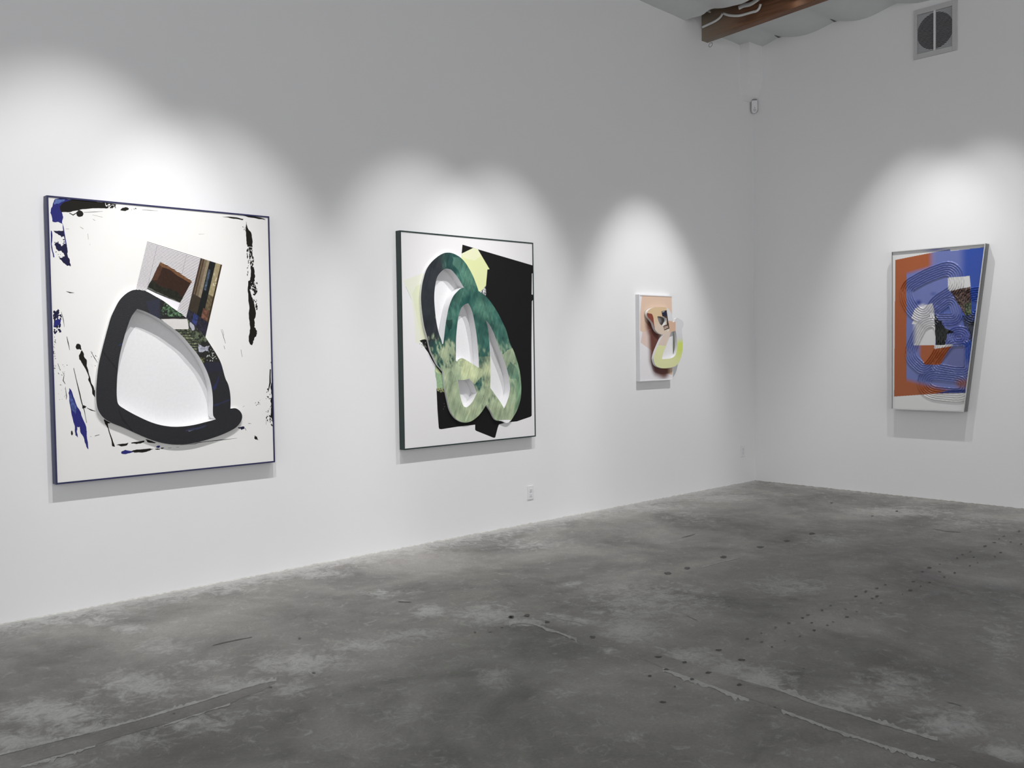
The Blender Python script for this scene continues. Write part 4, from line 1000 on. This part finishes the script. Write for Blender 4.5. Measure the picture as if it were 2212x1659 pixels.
# white sheets
setp(pd([(1085, 690), (1412, 664), (1430, 860), (1130, 900), (1090, 860)]), (.66, .66, .65))
wl = np_in(pd([(520, 1330), (900, 1300), (900, 1659), (640, 1659), (520, 1500)])+[], U, Vv)
setp(pd([(560, 1350), (740, 1100), (860, 1080), (890, 1180), (905, 1500), (905, 1659), (640, 1659), (500, 1659), (520, 1450)]), (.66, .66, .67))
setp(pd([(500, 0), (830, 0), (832, 290), (540, 296), (500, 200)], E4), (.66, .66, .66))
msk = np_in(pd([(430, 0), (720, 0), (620, 200), (520, 296), (430, 296)], E4), U, Vv)*np.clip((sc(560, 150, E4)[0]-U)/.05+.3, 0, 1)
blend(msk, PERI)
msk = ss(1-np.hypot((U-sc(700, 1110)[0])/.06, (Vv-sc(700, 1110)[1])/.035))*.8
blend(msk, (.6, .58, .62))
setp(pd([(600, 1150), (860, 1070), (880, 1200), (700, 1400), (540, 1300)]), (.64, .64, .66))
setp(pd([(816, 286), (1080, 280), (1060, 305), (820, 345)], E4), (.70, .70, .70))
# photographs
setp(pd([(1130, 890), (1250, 860), (1425, 825), (1445, 1260), (1350, 1260), (1250, 1090)]), lin(92, 72, 66), 1.0)
setp(pd([(1330, 1080), (1440, 1050), (1446, 1340), (1360, 1300)]), lin(80, 92, 62), 1.0)
setp(pd([(900, 1180), (890, 1340), (905, 1560), (1250, 1500), (1160, 1430), (1000, 1350)]), lin(24, 28, 40), .6)
setp(pd([(830, 20), (1000, 30), (1100, 60), (1000, 140), (960, 290), (845, 292)], E4), lin(20, 24, 20), .7)
setp(pd([(1300, 1260), (1480, 1230), (1470, 1659), (1380, 1600), (1330, 1400)]), lin(52, 64, 110), .8)
setp(pd([(1280, -20), (1370, -40), (1360, 200), (1330, 160), (1290, 60)], E4), lin(36, 42, 60), .8)
setp(pd([(930, 1080), (1140, 1060), (1260, 1200), (1240, 1350), (950, 1330), (880, 1200)]), PERI)
setp(pd([(955, 1225), (1110, 1105), (1145, 1225)]), lin(84, 104, 176))
setp(pd([(1000, 1360), (1240, 1340), (1420, 1500), (1400, 1659), (1180, 1659), (1180, 1500), (1040, 1440)]), lin(96, 108, 178))
m_d = ss(1-np.hypot((U-sc(650, 1060)[0])/.045, (Vv-sc(650, 1060)[1])/.04))
blend(m_d*1.0, lin(44, 62, 140))
m_d = ss(1-np.hypot((U-sc(870, 930)[0])/.05, (Vv-sc(870, 930)[1])/.03))
blend(m_d*.6, lin(60, 76, 150))
# bottom strip royal
setp(pd([(1060, 905), (1262, 905), (1258, 948), (900, 955), (820, 962)], E4), lin(58, 72, 140))
X = np.empty((NU, NV, 3)); X[..., 0] = -D4+.016-hgt; X[..., 1] = -U; X[..., 2] = Vv
idx = np.arange(NU*NV).reshape(NU, NV)
Fq = np.stack([idx[:-1, :-1], idx[:-1, 1:], idx[1:, 1:], idx[1:, :-1]], -1).reshape(-1, 4)
me = bpy.data.meshes.new('embossed_print'); me.from_pydata([tuple(p) for p in X.reshape(-1, 3)], [], [tuple(map(int, f)) for f in Fq])
at = me.color_attributes.new('Col', 'FLOAT_COLOR', 'POINT'); at.data.foreach_set('color', C.reshape(-1).astype(np.float32))
for p in me.polygons: p.use_smooth = True
link('embossed_print', me, art('glossy vacuum formed print', .25, mscale=60, spec=.6), t)

# ------------------------------------------------------------------ light
def spot(loc, aim, power, size, spill=1.0, rad=.014, col=(1, .985, .99)):
    """gallery lamp: a beam with a soft wide spill from the same head"""
    for nm, pw, sz, dz in (('beam', power, size, 0), ('spill', power*.74*spill, 61, -1.75)):
        l_ = bpy.data.lights.new(nm, 'SPOT'); l_.energy = pw; l_.spot_size = math.radians(sz); l_.spot_blend = .72 if nm == 'beam' else 1.0; l_.shadow_soft_size = rad; l_.color = col
        o = bpy.data.objects.new(nm, l_); COL.objects.link(o); o.location = loc
        o.rotation_euler = (Vector(aim)+Vector((0, 0, dz))-Vector(loc)).to_track_quat('-Z', 'Y').to_euler()
PW = 235
spot((-7.20, -1.95, 4.60), (-7.12, 0, 1.66), PW*.64, 47)
spot((-6.40, -1.95, 4.60), (-6.30, 0, 1.40), PW*.56, 43)
spot((-4.90, -1.95, 4.60), (-4.50, 0, 1.35), PW*.56, 43)
spot((-3.60, -1.95, 4.60), (-3.90, 0, 1.35), PW*.56, 43)
spot((-2.10, -1.95, 4.60), (-1.86, 0, 1.35), PW*.82, 40, .75)
spot((-1.27, -1.77, 4.60), (0, -1.90, 1.55), PW*.30, 50, 1.1)
spot((-1.27, -2.70, 4.60), (0, -2.20, 1.55), PW*.30, 50, 1.1)
w = bpy.data.worlds.new('World'); S.world = w; w.use_nodes = True
w.node_tree.nodes['Background'].inputs[0].default_value = (.965, .968, 1.0, 1); w.node_tree.nodes['Background'].inputs[1].default_value = 1.2
S.view_settings.view_transform = 'Standard'; S.view_settings.look = 'None'; S.view_settings.exposure = .32; S.view_settings.gamma = 1
